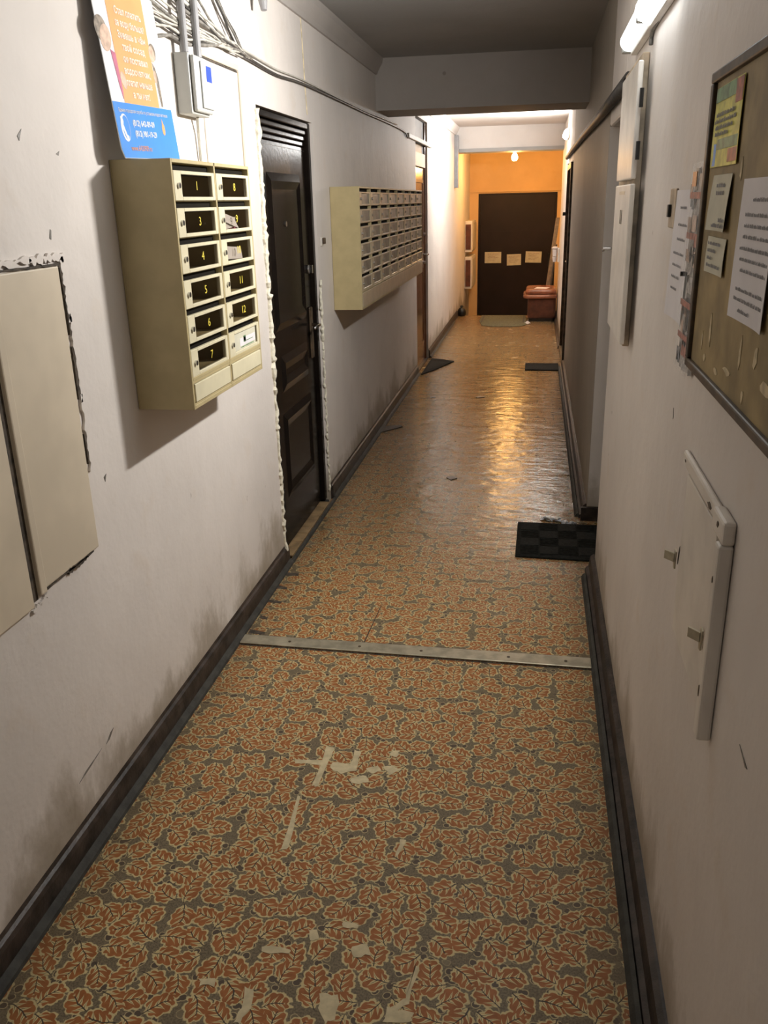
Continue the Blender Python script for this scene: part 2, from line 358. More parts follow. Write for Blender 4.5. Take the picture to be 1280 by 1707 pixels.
def base_l(y0, y1):
    m = MB().prism([(XL, 0), (XL+.016, 0), (XL+.015, .068), (XL+.011, .080), (XL+.004, .086), (XL, .097)], y0, y1, 'y'); return m
def base_r(y0, y1):
    m = MB().prism([(XR, 0), (XR-.040, 0), (XR-.036, .02), (XR-.024, .03), (XR-.018, .075), (XR-.006, .085), (XR, .085)], y0, y1, 'y'); return m
bl = struct('baseboard_left', base_l(YS, 3.66), 'skirt')
for a, b in ((4.60, D2[0]-.02), (D2[1]+.03, 12.9)): struct('board', base_l(a, b), 'skirt', bl)
for a, b in ((YS, 3.66), (4.60, D2[0]-.02), (D2[1]+.03, 12.3)):
    struct('quarter_round', MB().prism([(XL+.016, 0), (XL+.036, 0), (XL+.033, .009), (XL+.024, .018), (XL+.016, .022)], a, b, 'y'), 'skirt_worn', bl)
struct('door_strip', MB().prism([(XL+.02, 0), (XL+.036, 0), (XL+.033, .012), (XL+.02, .016)], 3.66, 4.60, 'y'), 'skirt_worn', bl)
br = struct('baseboard_right', base_r(YS, AL[0]+.02), 'skirt')
struct('board', base_r(AL[1]+.02, D4[0]-.02), 'skirt', br); struct('board', base_r(D4[1]+.1, 12.9), 'skirt', br)
struct('board_end', MB().box(XR-.03, .5, AL[1]-.02, AL[1], .001, .075), 'skirt', br)
struct('quarter_round', MB().prism([(XR-.060, 0), (XR-.04, 0), (XR-.04, .022), (XR-.05, .017)], YS, AL[0]-.05, 'y'), 'skirt_worn', br)
struct('quarter_round', MB().prism([(XR-.060, 0), (XR-.04, 0), (XR-.04, .022), (XR-.05, .017)], AL[1]+.04, D4[0]-.03, 'y'), 'skirt_worn', br)
struct('crack', MB().tube([(XL, 4.43, 2.44), (XL+.001, 4.44, 2.3), (XL+.001, 4.45, 2.16), (XL, 4.47, 2.03)], .0035, 5), 'torn', wall_left)
# worn-through patches in the linoleum (local wear, each with its own outline)
def patch(pts, jit=.006):
    P = []
    for i, p in enumerate(pts):
        q = pts[(i+1) % len(pts)]
        for t in (0, .33, .66):
            P.append((p[0]+(q[0]-p[0])*t+rnd.uniform(-jit, jit), p[1]+(q[1]-p[1])*t+rnd.uniform(-jit, jit)))
    return MB().prism(P, 0.0002, rnd.uniform(.0007, .0013), 'z')
PATCHES = [
[(-0.601, 2.238), (-0.57, 2.23), (-0.58, 2.035), (-0.601, 2.037)] ,
[(-0.687, 2.157), (-0.592, 2.161), (-0.585, 2.138), (-0.678, 2.137)] ,
[(-0.567, 2.159), (-0.505, 2.152), (-0.511, 2.228), (-0.485, 2.213), (-0.486, 2.125), (-0.523, 2.105), (-0.561, 2.123)] ,
[(-0.493, 2.092), (-0.446, 2.107), (-0.434, 2.08), (-0.463, 2.062), (-0.49, 2.064)] ,
[(-0.453, 2.144), (-0.419, 2.161), (-0.408, 2.139), (-0.436, 2.114)] ,
[(-0.393, 2.244), (-0.364, 2.242), (-0.374, 2.21), (-0.394, 2.213)] ,
[(-0.633, 1.991), (-0.617, 1.988), (-0.602, 1.772), (-0.614, 1.768)] ,
[(-0.578, 1.454), (-0.504, 1.456), (-0.503, 1.443), (-0.567, 1.436)] ,
[(-0.479, 1.52), (-0.456, 1.516), (-0.445, 1.493), (-0.462, 1.483)] ,
[(-0.403, 1.551), (-0.359, 1.552), (-0.362, 1.537), (-0.397, 1.537)] ,
[(-0.367, 1.483), (-0.331, 1.495), (-0.32, 1.466), (-0.351, 1.455)] ,
[(-0.215, 1.452), (-0.207, 1.45), (-0.215, 1.356), (-0.243, 1.325), (-0.249, 1.339), (-0.225, 1.369)] ,
[(-0.258, 1.337), (-0.199, 1.332), (-0.202, 1.307), (-0.258, 1.299)] ,
[(-0.574, 1.343), (-0.553, 1.341), (-0.544, 1.294), (-0.558, 1.254), (-0.573, 1.251), (-0.57, 1.291)] ,
[(-0.406, 1.353), (-0.366, 1.351), (-0.36, 1.293), (-0.382, 1.28), (-0.4, 1.316)] ,
[(-0.688, 1.35), (-0.647, 1.353), (-0.646, 1.332), (-0.678, 1.332)] ,
[(-0.305, 1.849), (-0.291, 1.846), (-0.302, 1.786), (-0.312, 1.789)] ,
[(-0.493, 4.495), (-0.39, 4.466), (-0.426, 4.328), (-0.487, 4.379)] ,
[(-0.403, 2.157), (-0.377, 2.167), (-0.35, 2.147), (-0.379, 2.119)] ,
]
for q in PATCHES: struct('worn_patch', patch(q, .004), 'bare', floor)

TEARS = [[(-1.098, 3.537), (-1.036, 3.53), (-1.034, 3.503), (-1.095, 3.503)], [(-1.101, 3.396), (-1.049, 3.382), (-1.048, 3.357), (-1.097, 3.364)],
[(-1.098, 3.246), (-1.035, 3.235), (-1.039, 3.211), (-1.094, 3.216)], [(-1.087, 3.091), (-1.047, 3.079), (-1.051, 3.056), (-1.086, 3.069)], [(-1.091, 2.971), (-1.02, 2.954), (-1.023, 2.933), (-1.094, 2.935)]]
for q in TEARS: struct('edge_tear', MB().prism([(x+rnd.uniform(-.004, .004), y+rnd.uniform(-.004, .004)) for x, y in q], .0014, .0022, 'z'), 'crack', floor)
for q in ([(1.905, .243), (1.885, .24), (1.855, .222), (1.875, .224)], [(1.83, .226), (1.74, .219), (1.70, .208), (1.75, .213)], [(2.06, .945), (2.05, .925), (2.045, .94)], [(1.70, .893), (1.715, .885), (1.705, .880)],
          [(1.962, 1.575), (1.957, 1.555), (1.95, 1.558), (1.958, 1.578)], [(1.90, 1.79), (1.885, 1.765), (1.88, 1.775)], [(2.05, 1.752), (2.035, 1.745), (2.045, 1.742)]):
    struct('scuff', MB().prism(q, XL+.0003, XL+.0012, 'x'), 'cableA', wall_left)
for q in ([(1.93, 1.18), (1.926, 1.155), (1.922, 1.16)], [(1.10, .884), (1.05, .878), (1.06, .874)]): struct('scuff', MB().prism(q, XR-.0012, XR-.0003, 'x'), 'cableA', wall_right)

# ---------------------------------------------------------------- doors
def add_ring(m, x0, x1, y0, y1, z0, z1, wid):
    """four bars around a rectangle lying in the y-z plane"""
    m.box(x0, x1, y0, y1, z1-wid, z1); m.box(x0, x1, y0, y1, z0, z0+wid)
    m.box(x0, x1, y0, y0+wid, z0+wid, z1-wid); m.box(x0, x1, y1-wid, y1, z0+wid, z1-wid); return m
X1 = XL-.030                                          # face of the near door leaf
d1 = struct('door_1', MB().box(X1-.045, X1, D1[0]+.055, D1[1]-.05, .03, D1[2]-.115), 'darkdoor', bevel=.004)
fr_ = MB(); y0, y1, zt = D1[0]+.004, D1[1]-.004, D1[2]-.004
fr_.box(XL-.10, XL-.012, y0, y0+.05, .02, zt); fr_.box(XL-.10, XL-.012, y1-.046, y1, .02, zt); fr_.box(XL-.10, XL-.012, y0+.05, y1-.046, zt-.03, zt)
struct('door_frame', fr_, 'darkdoor', d1, bevel=.005)
for zz, xx in ((zt-.058, -.019), (zt-.085, -.023), (zt-.11, -.027)): struct('frame_step', MB().box(XL-.10, XL+xx, y0+.05, y1-.046, zz, zz+.024), 'darkdoor', d1, bevel=.006)
struct('frame_step', MB().box(XL-.10, XL-.022, y0+.05, y0+.064, .02, zt-.058), 'darkdoor', d1, bevel=.005)
struct('door_seam', MB().box(X1, X1+.0006, D1[0]+.08, D1[1]-.07, 1.865, 1.868), 'black', d1)
def raised(ya, yb, za, zb):
    m = MB(); w = .035
    o = [(ya, za), (yb, za), (yb, zb), (ya, zb)]; i = [(ya+w, za+w), (yb-w, za+w), (yb-w, zb-w), (ya+w, zb-w)]
    k = [(ya+2*w, za+2*w), (yb-2*w, za+2*w), (yb-2*w, zb-2*w), (ya+2*w, zb-2*w)]
    def V(p, d): return (X1+d, p[0], p[1])
    for a in range(4):
        b = (a+1) % 4
        m.quad(V(o[a], .0), V(o[b], .0), V(i[b], .011), V(i[a], .011))
        m.quad(V(i[a], .011), V(i[b], .011), V(k[b], .002), V(k[a], .002))
    m.quad(*[V(p, .002) for p in k]); return m
for (a, b, c, d) in ((3.82, 4.37, 1.07, 1.755), (3.87, 4.35, .78, .95), (3.85, 4.37, .26, .68)):
    struct('door_panel', raised(a, b, c, d), 'darkdoor', d1)
struct('peephole', MB().cyl((X1, 4.07, 1.535), .012, .008, 'x'), 'chrome', d1, label='bright metal peephole')
struct('lock_knob', MB().cyl((X1, 4.435, 1.305), .022, .012, 'x').box(X1+.012, X1+.03, 4.428, 4.442, 1.285, 1.325), 'chrome', d1, bevel=.002, label='chrome lock knob')
hp = struct('handle_plate', MB().box(X1, X1+.012, 4.41, 4.46, .85, 1.115), 'frame', d1, bevel=.006, label='dark metal handle plate')
hl = obj('handle_lever', MB().tube([(X1+.01, 4.435, 1.025), (X1+.05, 4.435, 1.025), (X1+.055, 4.42, 1.026), (X1+.052, 4.32, 1.02)], .008), 'chrome', hp, smooth=True); hl['label'] = 'chrome lever'
for za, zb in ((1.62, 1.745), (.23, .345)): struct('hinge', MB().cyl((XL-.018, 3.722, za), .012, zb-za, 'z', 10), 'black', d1, label='black barrel hinge')
def foam_strip(ya, side, z0, z1, big):
    m = MB(); z = z0; pts = []; rad = []
    while z < z1:
        pts.append((XL+.003+rnd.uniform(-.003, .004), ya+rnd.uniform(-.006, .006), z)); rad.append(rnd.uniform(.006, .015)*big*(1.0 if z > .9 else .7)); z += rnd.uniform(.010, .024)
    return m.tube(pts, rad, 7)
for ya, big, a, b in ((D1[0]-.009, 1.3, .06, 1.99), (D1[1]+.004, .8, .06, 1.25)):
    struct('foam_seam', foam_strip(ya, 0, a, b, big), 'foam', d1, label='lumpy cream mounting foam')
sill = struct('door_sill', MB().box(XL-.10, XL-.002, D1[0]+.005, D1[1]-.005, -.02, .012), 'skirt_worn', d1)
yy = D1[0]+.06
for i in range(8):
    L_ = (.10, .085, .115, .095, .11, .09, .12, .08)[i]
    obj('tile', MB().box(XL-.055, XL+.016, yy, yy+L_-.005, .0125, .020+rnd.uniform(0, .002)), 'tile', sill, bevel=.002); yy += L_

X2 = XL-.03
d2 = struct('door_2', MB().box(X2-.045, X2, D2[0]+.05, D2[1]-.05, .01, 1.93), 'door2', bevel=.004)
f2 = MB().box(X2-.06, X2+.012, D2[0]+.003, D2[0]+.05, .01, D2[2]-.004).box(X2-.06, X2+.012, D2[1]-.05, D2[1]-.003, .01, D2[2]-.004)
struct('door_frame', f2, 'door2', d2, bevel=.004)
struct('transom_rail', MB().box(X2-.06, X2+.014, D2[0]+.05, D2[1]-.05, 1.935, 2.06), 'panel', d2, bevel=.004, label='rail over the leaf, coloured with the warm bulb reflection')  # cream stands in for the bulb's warm reflection above the leaf
struct('transom_panel', MB().box(X2-.05, X2-.005, D2[0]+.05, D2[1]-.05, 2.062, D2[2]-.006), 'transom', d2, label='grey panel above the door')
for a, b in ((1.15, 1.82), (.2, 1.0)): struct('door_panel', add_ring(MB(), X2, X2+.008, D2[0]+.16, D2[1]-.16, a, b, .03), 'door2', d2, bevel=.003)
for zz in (1.3, 1.02): struct('door_lock', MB().cyl((X2, D2[1]-.12, zz), .018, .025, 'x', 12), 'chrome', d2)
struct('door_handle', MB().tube([(X2, D2[1]-.12, 1.1), (X2+.05, D2[1]-.12, 1.1), (X2+.05, D2[1]-.23, 1.1)], .009), 'chrome', d2)
struct('door_sill', MB().box(XL-.09, XL-.001, D2[0]+.003, D2[1]-.003, -.02, .009), 'skirt', d2)

d3 = struct('door_3', MB().box(DE[0]+.03, DE[1]-.03, YB+.02, YB+.06, ZL+.005, DE[2]-.02), 'enddoor', bevel=.004)
e3 = MB().box(DE[0]+.002, DE[0]+.03, YB+.005, YB+.10, ZL+.005, DE[2]-.002).box(DE[1]-.03, DE[1]-.002, YB+.005, YB+.10, ZL+.005, DE[2]-.002).box(DE[0]+.03, DE[1]-.03, YB+.005, YB+.10, DE[2]-.02, DE[2]-.002)
struct('door_frame', e3, 'enddoor', d3)
struct('kick_sheet', MB().box(DE[0]+.05, DE[1]-.05, YB+.016, YB+.02, ZL+.02, 1.12), 'enddoor', d3)
struct('door_handle', MB().tube([(.20, YB+.02, .75), (.20, YB-.03, .75), (.20, YB-.03, .55), (.20, YB+.02, .55)], .01), 'black', d3)

X4 = XR+.03
d4 = struct('door_4', MB().box(X4, X4+.045, D4[0]+.06, D4[1]-.06, .005, D4[2]-.06), 'door2', bevel=.004)
f4 = MB(); add_ring(f4, XR-.022, XR+.08, D4[0]+.003, D4[1]-.003, .003, D4[2]-.003, .055)
struct('door_frame', f4, 'frame', d4, bevel=.004)
struct('casing', MB().box(XR-.02, XR-.001, D4[1]+.004, D4[1]+.075, .003, D4[2]+.02), 'whitep', d4, bevel=.003, label='pale casing board')
struct('door_handle', MB().tube([(X4, D4[0]+.14, 1.02), (X4-.05, D4[0]+.14, 1.02), (X4-.05, D4[0]+.25, 1.02)], .009), 'chrome', d4)
struct('door_bolt', MB().box(XR-.05, XR-.022, D4[1]-.05, D4[1]-.01, 1.44, 1.475), 'black', d4)

d5 = struct('door_5', MB().box(XR+.155, XR+.198, AL[0]+.05, AL[1]-.05, .01, AL[2]-.05), 'darkdoor', bevel=.004)
f5 = MB(); add_ring(f5, XR+.14, XR+.199, AL[0]+.003, AL[1]-.003, .003, AL[2]-.003, .045)
struct('door_frame', f5, 'darkdoor', d5)
struct('door_handle', MB().tube([(XR+.155, AL[0]+.12, 1.0), (XR+.11, AL[0]+.12, 1.0), (XR+.11, AL[0]+.23, 1.0)], .008), 'chrome', d5)

# ---------------------------------------------------------------- letterbox units
def door_mesh(w, h, t=.012):
    m = MB(); a, b = -w/2+.17*w, w/2-.07*w; c, d = -h/2+.13*h, h/2-.12*h
    m.box(-t, 0, -w/2, a, -h/2, h/2); m.box(-t, 0, b, w/2, -h/2, h/2); m.box(-t, 0, a, b, -h/2, c); m.box(-t, 0, a, b, d, h/2)
    return m.mesh('door'), (a, b, c, d)
def letterbox(name, label, y0, y1, z0, z1, xf, cols, numbers, pane_mat, door_mat, side, plinth_parts):
    yc = (y0+y1)/2
    u = thing(name, label, 'mailboxes', (XL, yc, z0))
    E = .010; rows = 6; plin = .092 if plinth_parts else .105
    cw = (y1-y0-E)/cols; rp = (z1-E-z0-plin)/rows
    m = MB(); d = xf-XL
    obj('back_shade', MB().box(.006, .008, y0-yc+E, y1-yc-.001, .012, z1-z0-E), 'slot', u)  # dark sheet painting the shade at the back of the compartments
    m.box(.001, .0055, y0-yc, y1-yc, 0, z1-z0)                                     # back
    for c in range(cols+1): m.box(.0085 if 0 < c < cols else .0055, d, y0-yc+c*cw, y0-yc+c*cw+E, 0, z1-z0)     # sides and dividers
    m.box(.006, d, y0-yc+E, y1-yc-E, z1-z0-E, z1-z0)
    for c in range(cols):
        a, b = y0-yc+c*cw+E, y0-yc+(c+1)*cw
        m.box(.006, d, a, b, 0, .012); m.box(.006, d, a, b, plin-.010, plin)
        for r in range(1, rows): m.box(.0085, d-.010, a, b, plin+r*rp-.003, plin+r*rp)
    part0 = obj('body', m, 'beige', u, bevel=.0012, seg=1)
    w, h = cw-E-.004, rp*.80
    me, (a, b, c, dd) = door_mesh(w, h); me.materials.append(M[door_mat])
    pm = (MB().quad((-.005, a, c), (-.005, b, c), (-.005, b, dd), (-.005, a, dd)) if numbers else MB().box(-.008, -.005, a, b, c, dd)).mesh('window_pane'); pm.materials.append(M[pane_mat])
    lm = MB().cyl((0, -w/2+.085*w, 0), .0075, .006, 'x', 12).box(.006, .008, -w/2+.085*w-.0015, -w/2+.085*w+.0015, -.005, .005).mesh('lock'); lm.materials.append(M['chrome'])
    fm = MB().box(-.022, -.020, -w/2, w/2, h/2-.012, h/2+rp-h-.003).mesh('slot_shade'); fm.materials.append(M['slot'])  # dark plate added so the slot openings look shaded
    k = 0; out = []
    for cc in range(cols):
        for r in range(rows):
            y = y0-yc+cc*cw+E+(cw-E)/2; z = plin+(rows-1-r)*rp+h/2
            D = obj('door', me, None, u); D.location = (d+rnd.uniform(-.001, .0015), y, z)
            D.modifiers.new('bevel', 'BEVEL').width = .0012
            obj('window_pane', pm, None, D); obj('lock', lm, None, D); obj('slot_shade', fm, None, D)
            if numbers and numbers[k]: text('number', numbers[k], .034, 'yellow', D, frame_mat('L', (-.0045, (a+b)/2+.004, 0)), 1.25)
            out.append((D, d, y, z, w, h)); k += 1
    if plinth_parts:
        for cc in range(cols):
            y = y0-yc+cc*cw+E; part_ = obj('lower_panel', MB().box(d-.012, d+.002, y+.006, y+cw-E-.006, .020, plin-.020), door_mat, u, bevel=.002); obj('face_plate', MB().box(d-.014, d-.0125, y, y+cw-E, .012, plin-.010).box(d-.0125, d-.001, y, y+cw-E, .012, .018).box(d-.0125, d-.001, y, y+cw-E, plin-.018, plin-.010), 'beige', u)
    else:
        obj('lower_panel', MB().box(d-.006, d+.002, y0-yc+.012, y1-yc-.012, .012, plin-.012), door_mat, u, bevel=.002)
    return u, out
BX = -.957
u1, doors1 = letterbox('mailbox_unit', 'beige two-column mailbox unit with yellow numbers on dark windows, nearest on left wall', 2.30, 2.955, 1.067, 1.742, BX, 2,
    ['1', '3', '4', '5', '6', '7', '8', '9', '10', '11', '12', ''], 'window', 'cream', 'L', True)
D, d, y, z, w, h = doors1[11]                                  # paper label behind the last window
obj('label_card', MB().box(-.0045, -.004, -w*.30, w*.40, -h*.36, h*.36), 'paper2', D)['label'] = 'greyish printed label in the window'
obj('label_field', MB().box(-.0039, -.0036, -w*.14, w*.38, -h*.24, h*.10), 'paper', D)
obj('label_print', MB().box(-.0039, -.0036, -w*.02, w*.06, -h*.12, h*.16).box(-.0035, -.0033, -w*.02, w*.30, -h*.10, -h*.07).box(-.0035, -.0033, -w*.12, w*.32, -h*.31, -h*.27), 'green', D)
def letters(idx, name, label, seed):
    D, d, y, z, w, h = doors1[idx]; r = random.Random(seed); c = Vector(u1.location)+Vector((d-.034, y, z))
    t = thing(name, label, 'letters', (c.x, c.y, c.z-h*.42), 'post left in the near mailbox unit')
    for i, mt in enumerate(('paper', 'paper', 'magenta', 'paper')):
        a = r.uniform(-.28, .12); L_ = w*r.uniform(.20, .30); q = Matrix.Rotation(a, 3, 'X'); m = MB()
        hh = h*r.uniform(.18, .26) if mt == 'paper' else h*.13
        p = [q @ Vector((0, sy_*L_, sz*hh)) for sy_, sz in ((-1, -1), (1, -1), (.7, 1), (-.9, .8))]
        mn = min(v.z for v in p); dx = .012-.006*i
        m.prism([(v.y+r.uniform(-.02, .03), v.z-mn+.002) for v in p], dx, dx+.001, 'x')
        obj('sheet', m, mt, t)
letters(7, 'letter_bundle', 'white leaflets slumped behind the window of mailbox number 9', 3)
letters(8, 'letter_bundle', 'white and pink leaflets standing behind the window of mailbox number 10', 5)
u2, doors2 = letterbox('mailbox_unit', 'long beige mailbox unit of eight columns with dull windows, between the two left doors', 4.885, 7.60, 1.045, 1.705, -.965, 8,
    None, 'window2', 'cream2', 'L', False)

# ---------------------------------------------------------------- poster on the mailbox unit
PW, PH = .385, .54; tilt = -.085
pm_ = frame_mat('L', (-1.070, 2.266, 1.7435), tilt) @ Matrix.Rotation(.03, 4, 'Z')
po = obj('poster', MB().prism([(.012, 0), (PW, 0), (PW, PH), (0, PH), (0, .022)], -.002, 0, 'z'), 'posterwhite'); po.matrix_world = pm_
tag(po, 'tall orange, blue and white printed poster leaning on top of the near mailboxes', 'poster')
def flat(name, pts, z, mat): return obj(name, MB().prism(pts, 0.0001, z, 'z'), mat, po)
T = lambda u, v, w=.0012: Matrix.Translation((u, v, w))
VS = lambda v: .136+(v-.136)*.62 if v > .136 else v
def ell(cx, cy_, a, b, rot=0, n=18):
    return [(cx+a*math.cos(t)*math.cos(rot)-b*math.sin(t)*math.sin(rot), cy_+a*math.cos(t)*math.sin(rot)+b*math.sin(t)*math.cos(rot)) for t in [2*math.pi*i/n for i in range(n)]]
flat('blue_panel', [(.013, .001), (PW-.001, .001), (PW-.001, .136), (.001, .136), (.001, .023)], .0006, 'blue')
flat('orange_panel', [(.075, .1365), (.300, .1365), (.312, PH-.002), (.075, PH-.002)], .0006, 'orange')
def vflat(name, pts, z, mat): return flat(name, [(p, VS(q)) for p, q in pts], z, mat)
vflat('printed_hair', ell(.020, .405, .034, .050), .0004, 'hair'); vflat('printed_face', ell(.036, .375, .030, .052, -.2), .0007, 'skin')
vflat('printed_blouse', [(.05, .335), (.076, .325), (.078, .18), (.072, .15), (.062, .21)], .0008, 'magenta')
vflat('printed_hand', ell(.094, .225, .016, .034, .15), .0010, 'skin')
vflat('printed_hair', ell(.322, .372, .022, .036), .0004, 'hair'); vflat('printed_face', ell(.314, .362, .019, .034), .0007, 'skin')
vflat('printed_hair', [(.306, .325), (.318, .312), (.330, .268), (.332, .20), (.328, .142), (.318, .145), (.312, .25)], .0007, 'hair')
vflat('printed_face', ell(.309, .268, .010, .026), .0008, 'skin')
for i, s in enumerate(('а ты нет!', 'платит меньше', 'водосчетчик,', 'он поставил', 'твой сосед', 'Знаешь в чём', 'за воду больше?', 'Стал платить')):
    text('lettering', s, .0235, 'palepink', po, T(.190+.0012*i, .159+.0285*i), .95 if len(s) > 12 else 1.1, bold=.0007)
text('lettering', 'Единая городская служба по установке водосчетчиков', .0125, 'posterwhite', po, T(.185, .117), .94)
text('lettering', '(812) 642-09-09', .0205, 'posterwhite', po, T(.168, .088), 1.05, bold=.0005); text('lettering', '(812) 981-19-29', .0205, 'posterwhite', po, T(.172, .062), 1.05, bold=.0005)
text('lettering', 'www.6420909.ru', .020, 'lbl', po, T(.125, .025), .95)
ring = MB(); o1, o2 = ell(.048, .075, .026, .034), ell(.052, .075, .021, .030)
for i in range(18):
    j = (i+1) % 18; ring.quad((*o1[i], .001), (*o1[j], .001), (*o2[j], .001), (*o2[i], .001))
obj('handset_emblem', ring, 'posterwhite', po)
flat('handset_emblem', [(.026, .100), (.036, .104), (.042, .090), (.038, .082), (.050, .058), (.060, .054), (.058, .044), (.048, .044), (.030, .074)], .0011, 'posterwhite')
flat('drop_emblem', ell(.300, .080, .010, .016) , .0010, 'orange'); flat('drop_emblem', [(.293, .088), (.307, .088), (.297, .108)], .0011, 'orange')

# ---------------------------------------------------------------- left wall fittings
wc = thing('wall_cabinet', 'cream painted recessed wall cabinet at the left edge of the photo', 'cabinet', (XL, 1.6, .77))
part('side_board', MB().box(XL-.004, XL+.006, 1.664, 1.962, .772, 1.495), 'panel', wc, .004)
part('door', MB().box(XL+.002, XL+.012, 1.12, 1.632, .752, 1.500), 'panel', wc, .004)
part('gap', MB().box(XL+.0005, XL+.0016, 1.62, 1.664, .758, 1.495), 'crack', wc)
part('bead', MB().box(XL+.0005, XL+.012, 1.664, 1.692, .766, 1.495), 'panel', wc, .004)
def ragged(a, b, w, n=14):   # a ragged crack between two points of the left wall (y, z)
    P, Q = [], []
    for i in range(n+1):
        t = i/n; y = a[0]+(b[0]-a[0])*t; z = a[1]+(b[1]-a[1])*t
        dx, dz = b[1]-a[1], -(b[0]-a[0]); L_ = math.hypot(dx, dz); dx /= L_; dz /= L_
        k = w*rnd.uniform(.25, 1.2); j = rnd.uniform(-w*.4, w*.4); P.append((y+dx*(k+j), z+dz*(k+j))); Q.append((y-dx*(k-j), z-dz*(k-j)))
    return MB().prism(P+Q[::-1], XL+.0005, XL+.0068, 'x')
for a, b, w in (((1.70, 1.500), (1.965, 1.498), .003), ((1.966, 1.49), (1.972, 1.33), .002), ((1.970, 1.30), (1.968, 1.17), .0025), ((1.966, 1.08), (1.968, 1.0), .0012), ((1.70, .770), (1.93, .772), .003), ((1.80, .768), (1.90, .770), .007)):
    part('gap', ragged(a, b, w), 'crack', wc, label='dark ragged gap along the board')
for a, b, w in (((1.62, 1.514), (1.85, 1.514), .008), ((1.84, 1.514), (1.99, 1.514), .010), ((1.980, 1.515), (1.982, 1.36), .008), ((1.982, 1.38), (1.983, 1.16), .006), ((1.982, 1.18), (1.980, .98), .007), ((1.70, .757), (1.63, .740), .006)):
    part('plaster_rim', ragged(a, b, w, 20), 'wall', wc)
wh = thing('wall_hatch', 'white painted-over hatch in the left wall above the near mailboxes', 'hatch', (XL, 3.27, 1.72))
part('leaf', MB().box(XL-.004, XL+.006, 3.04, 3.42, 1.70, 2.09), 'whitep', wh, .003)
part('frame_strip', MB().box(XL+.0005, XL+.010, 3.03, 3.43, 2.093, 2.112), 'panel', wh, .003); part('frame_strip', MB().box(XL+.0005, XL+.010, 3.424, 3.440, 1.70, 2.092), 'panel', wh, .003)
part('gap', MB().box(XL+.0005, XL+.0065, 3.05, 3.415, 2.084, 2.090), 'crack', wh)
jb = thing('junction_box', 'grey plastic junction box with a blue label under two conduits', 'junction box', (XL, 2.86, 1.9))
part('body', MB().box(XL+.001, XL+.050, 2.815, 2.975, 1.895, 2.070), 'greybox', jb, .006)
part('cover', MB().box(XL+.051, XL+.066, 2.822, 2.968, 1.902, 2.063), 'greybox', jb, .008)
part('cover_rib', MB().box(XL+.0665, XL+.072, 2.865, 2.962, 1.915, 2.050), 'greybox', jb, .004)
part('label', MB().box(XL+.0723, XL+.0728, 2.905, 2.95, 1.995, 2.040), 'blueink', jb, label='blue printed label')
part('lower_cable', MB().tube([(XL+.02, 2.93, 1.895), (XL+.012, 2.95, 1.85), (XL+.008, 2.96, 1.75)], .005, 6), 'cableB', jb)
for i, (y, rr, lab) in enumerate(((2.835, .012, 'grey vertical conduit rising from the left end of the junction box'), (2.945, .013, 'grey vertical conduit rising from the right end of the junction box'))):
    tag(obj('conduit', MB().cyl((XL+.034, y, 2.071), rr, ZC-2.072, 'z', 14), 'greytube', smooth=False), lab, 'conduit')
def wob(a, b, n, amp, sag=0.0):
    P = []
    for i in range(n+1):
        t = i/n; P.append((a[0]+(b[0]-a[0])*t+rnd.uniform(0, amp*.4), a[1]+(b[1]-a[1])*t+rnd.uniform(-amp, amp)*.5, a[2]+(b[2]-a[2])*t+rnd.uniform(-amp, amp)-sag*math.sin(math.pi*t)))
    return P
CT = (XL+.022, 3.50, 2.150)                            # knot where the cables come together
for i in range(12):
    z0 = 2.085+i*.021+rnd.uniform(-.008, .008); y0_ = 2.45+rnd.uniform(-.1, .1)
    mt = ('cableA', 'cableB', 'cableB', 'cableD', 'cableB')[i % 5]
    P = wob((XL+.012+.004*(i % 3), y0_, z0), (CT[0], CT[1]+rnd.uniform(-.25, .05), CT[2]+rnd.uniform(-.012, .012)), 7, .010, rnd.uniform(-.01, .03))
    shade = {'cableA': 'grey', 'cableB': 'pale', 'cableD': 'dark'}[mt]
    rank = ('lowest', 'second lowest', 'third lowest', 'fourth lowest', 'fifth lowest', 'sixth lowest', 'sixth highest', 'fifth highest', 'fourth highest', 'third highest', 'second highest', 'topmost')[i]
    tag(obj('wall_cable', MB().tube(P, rnd.uniform(.0028, .0055), 6), mt, smooth=True), f'{shade} cable, {rank} of those crossing behind the two conduits by the poster', 'cable', 'cables in the tangle by the junction box')
for i, (y, z) in enumerate(((2.80, 2.53), (2.90, 2.53), (3.02, 2.53), (2.70, 2.50))):
    P = wob((XL+.012, y, z), (CT[0], CT[1]-.02*i-.05, CT[2]+.012), 8, .008, .03*i)
    tag(obj('wall_cable', MB().tube(P, .0045, 6), ('cableD', 'cableA')[i % 2], smooth=True), ('second', 'third', 'rightmost', 'leftmost')[i]+' of the four cables dropping from the ceiling into the tangle', 'cable', 'cables dropping into the tangle')
for i, (y, z, mt) in enumerate(((2.74, 2.53, 'cableD'), (2.885, 2.53, 'cableD'))):
    tag(obj('wall_cable', MB().tube(wob((XL+.016, 2.885+.012*i, 2.075), (XL+.014, 2.90+.01*i, 2.52), 9, .010), .004, 6), mt, smooth=True), ('left', 'right')[i]+' one of two dark wavy wires rising between the conduits', 'wire', 'wavy wires between the conduits')
P1 = [(CT[0], 3.42, 2.152), (XL+.012, 3.62, 2.147), (XL+.009, 3.95, 2.14), (XL+.008, 4.36, 2.155), (XL+.008, 5.1, 2.160), (XL+.008, 6.03, 2.163), (XL+.008, 6.5, 2.168), (XL+.009, 7.3, 2.172), (XL+.010, 7.72, 2.165), (XL+.012, 7.86, 2.13)]
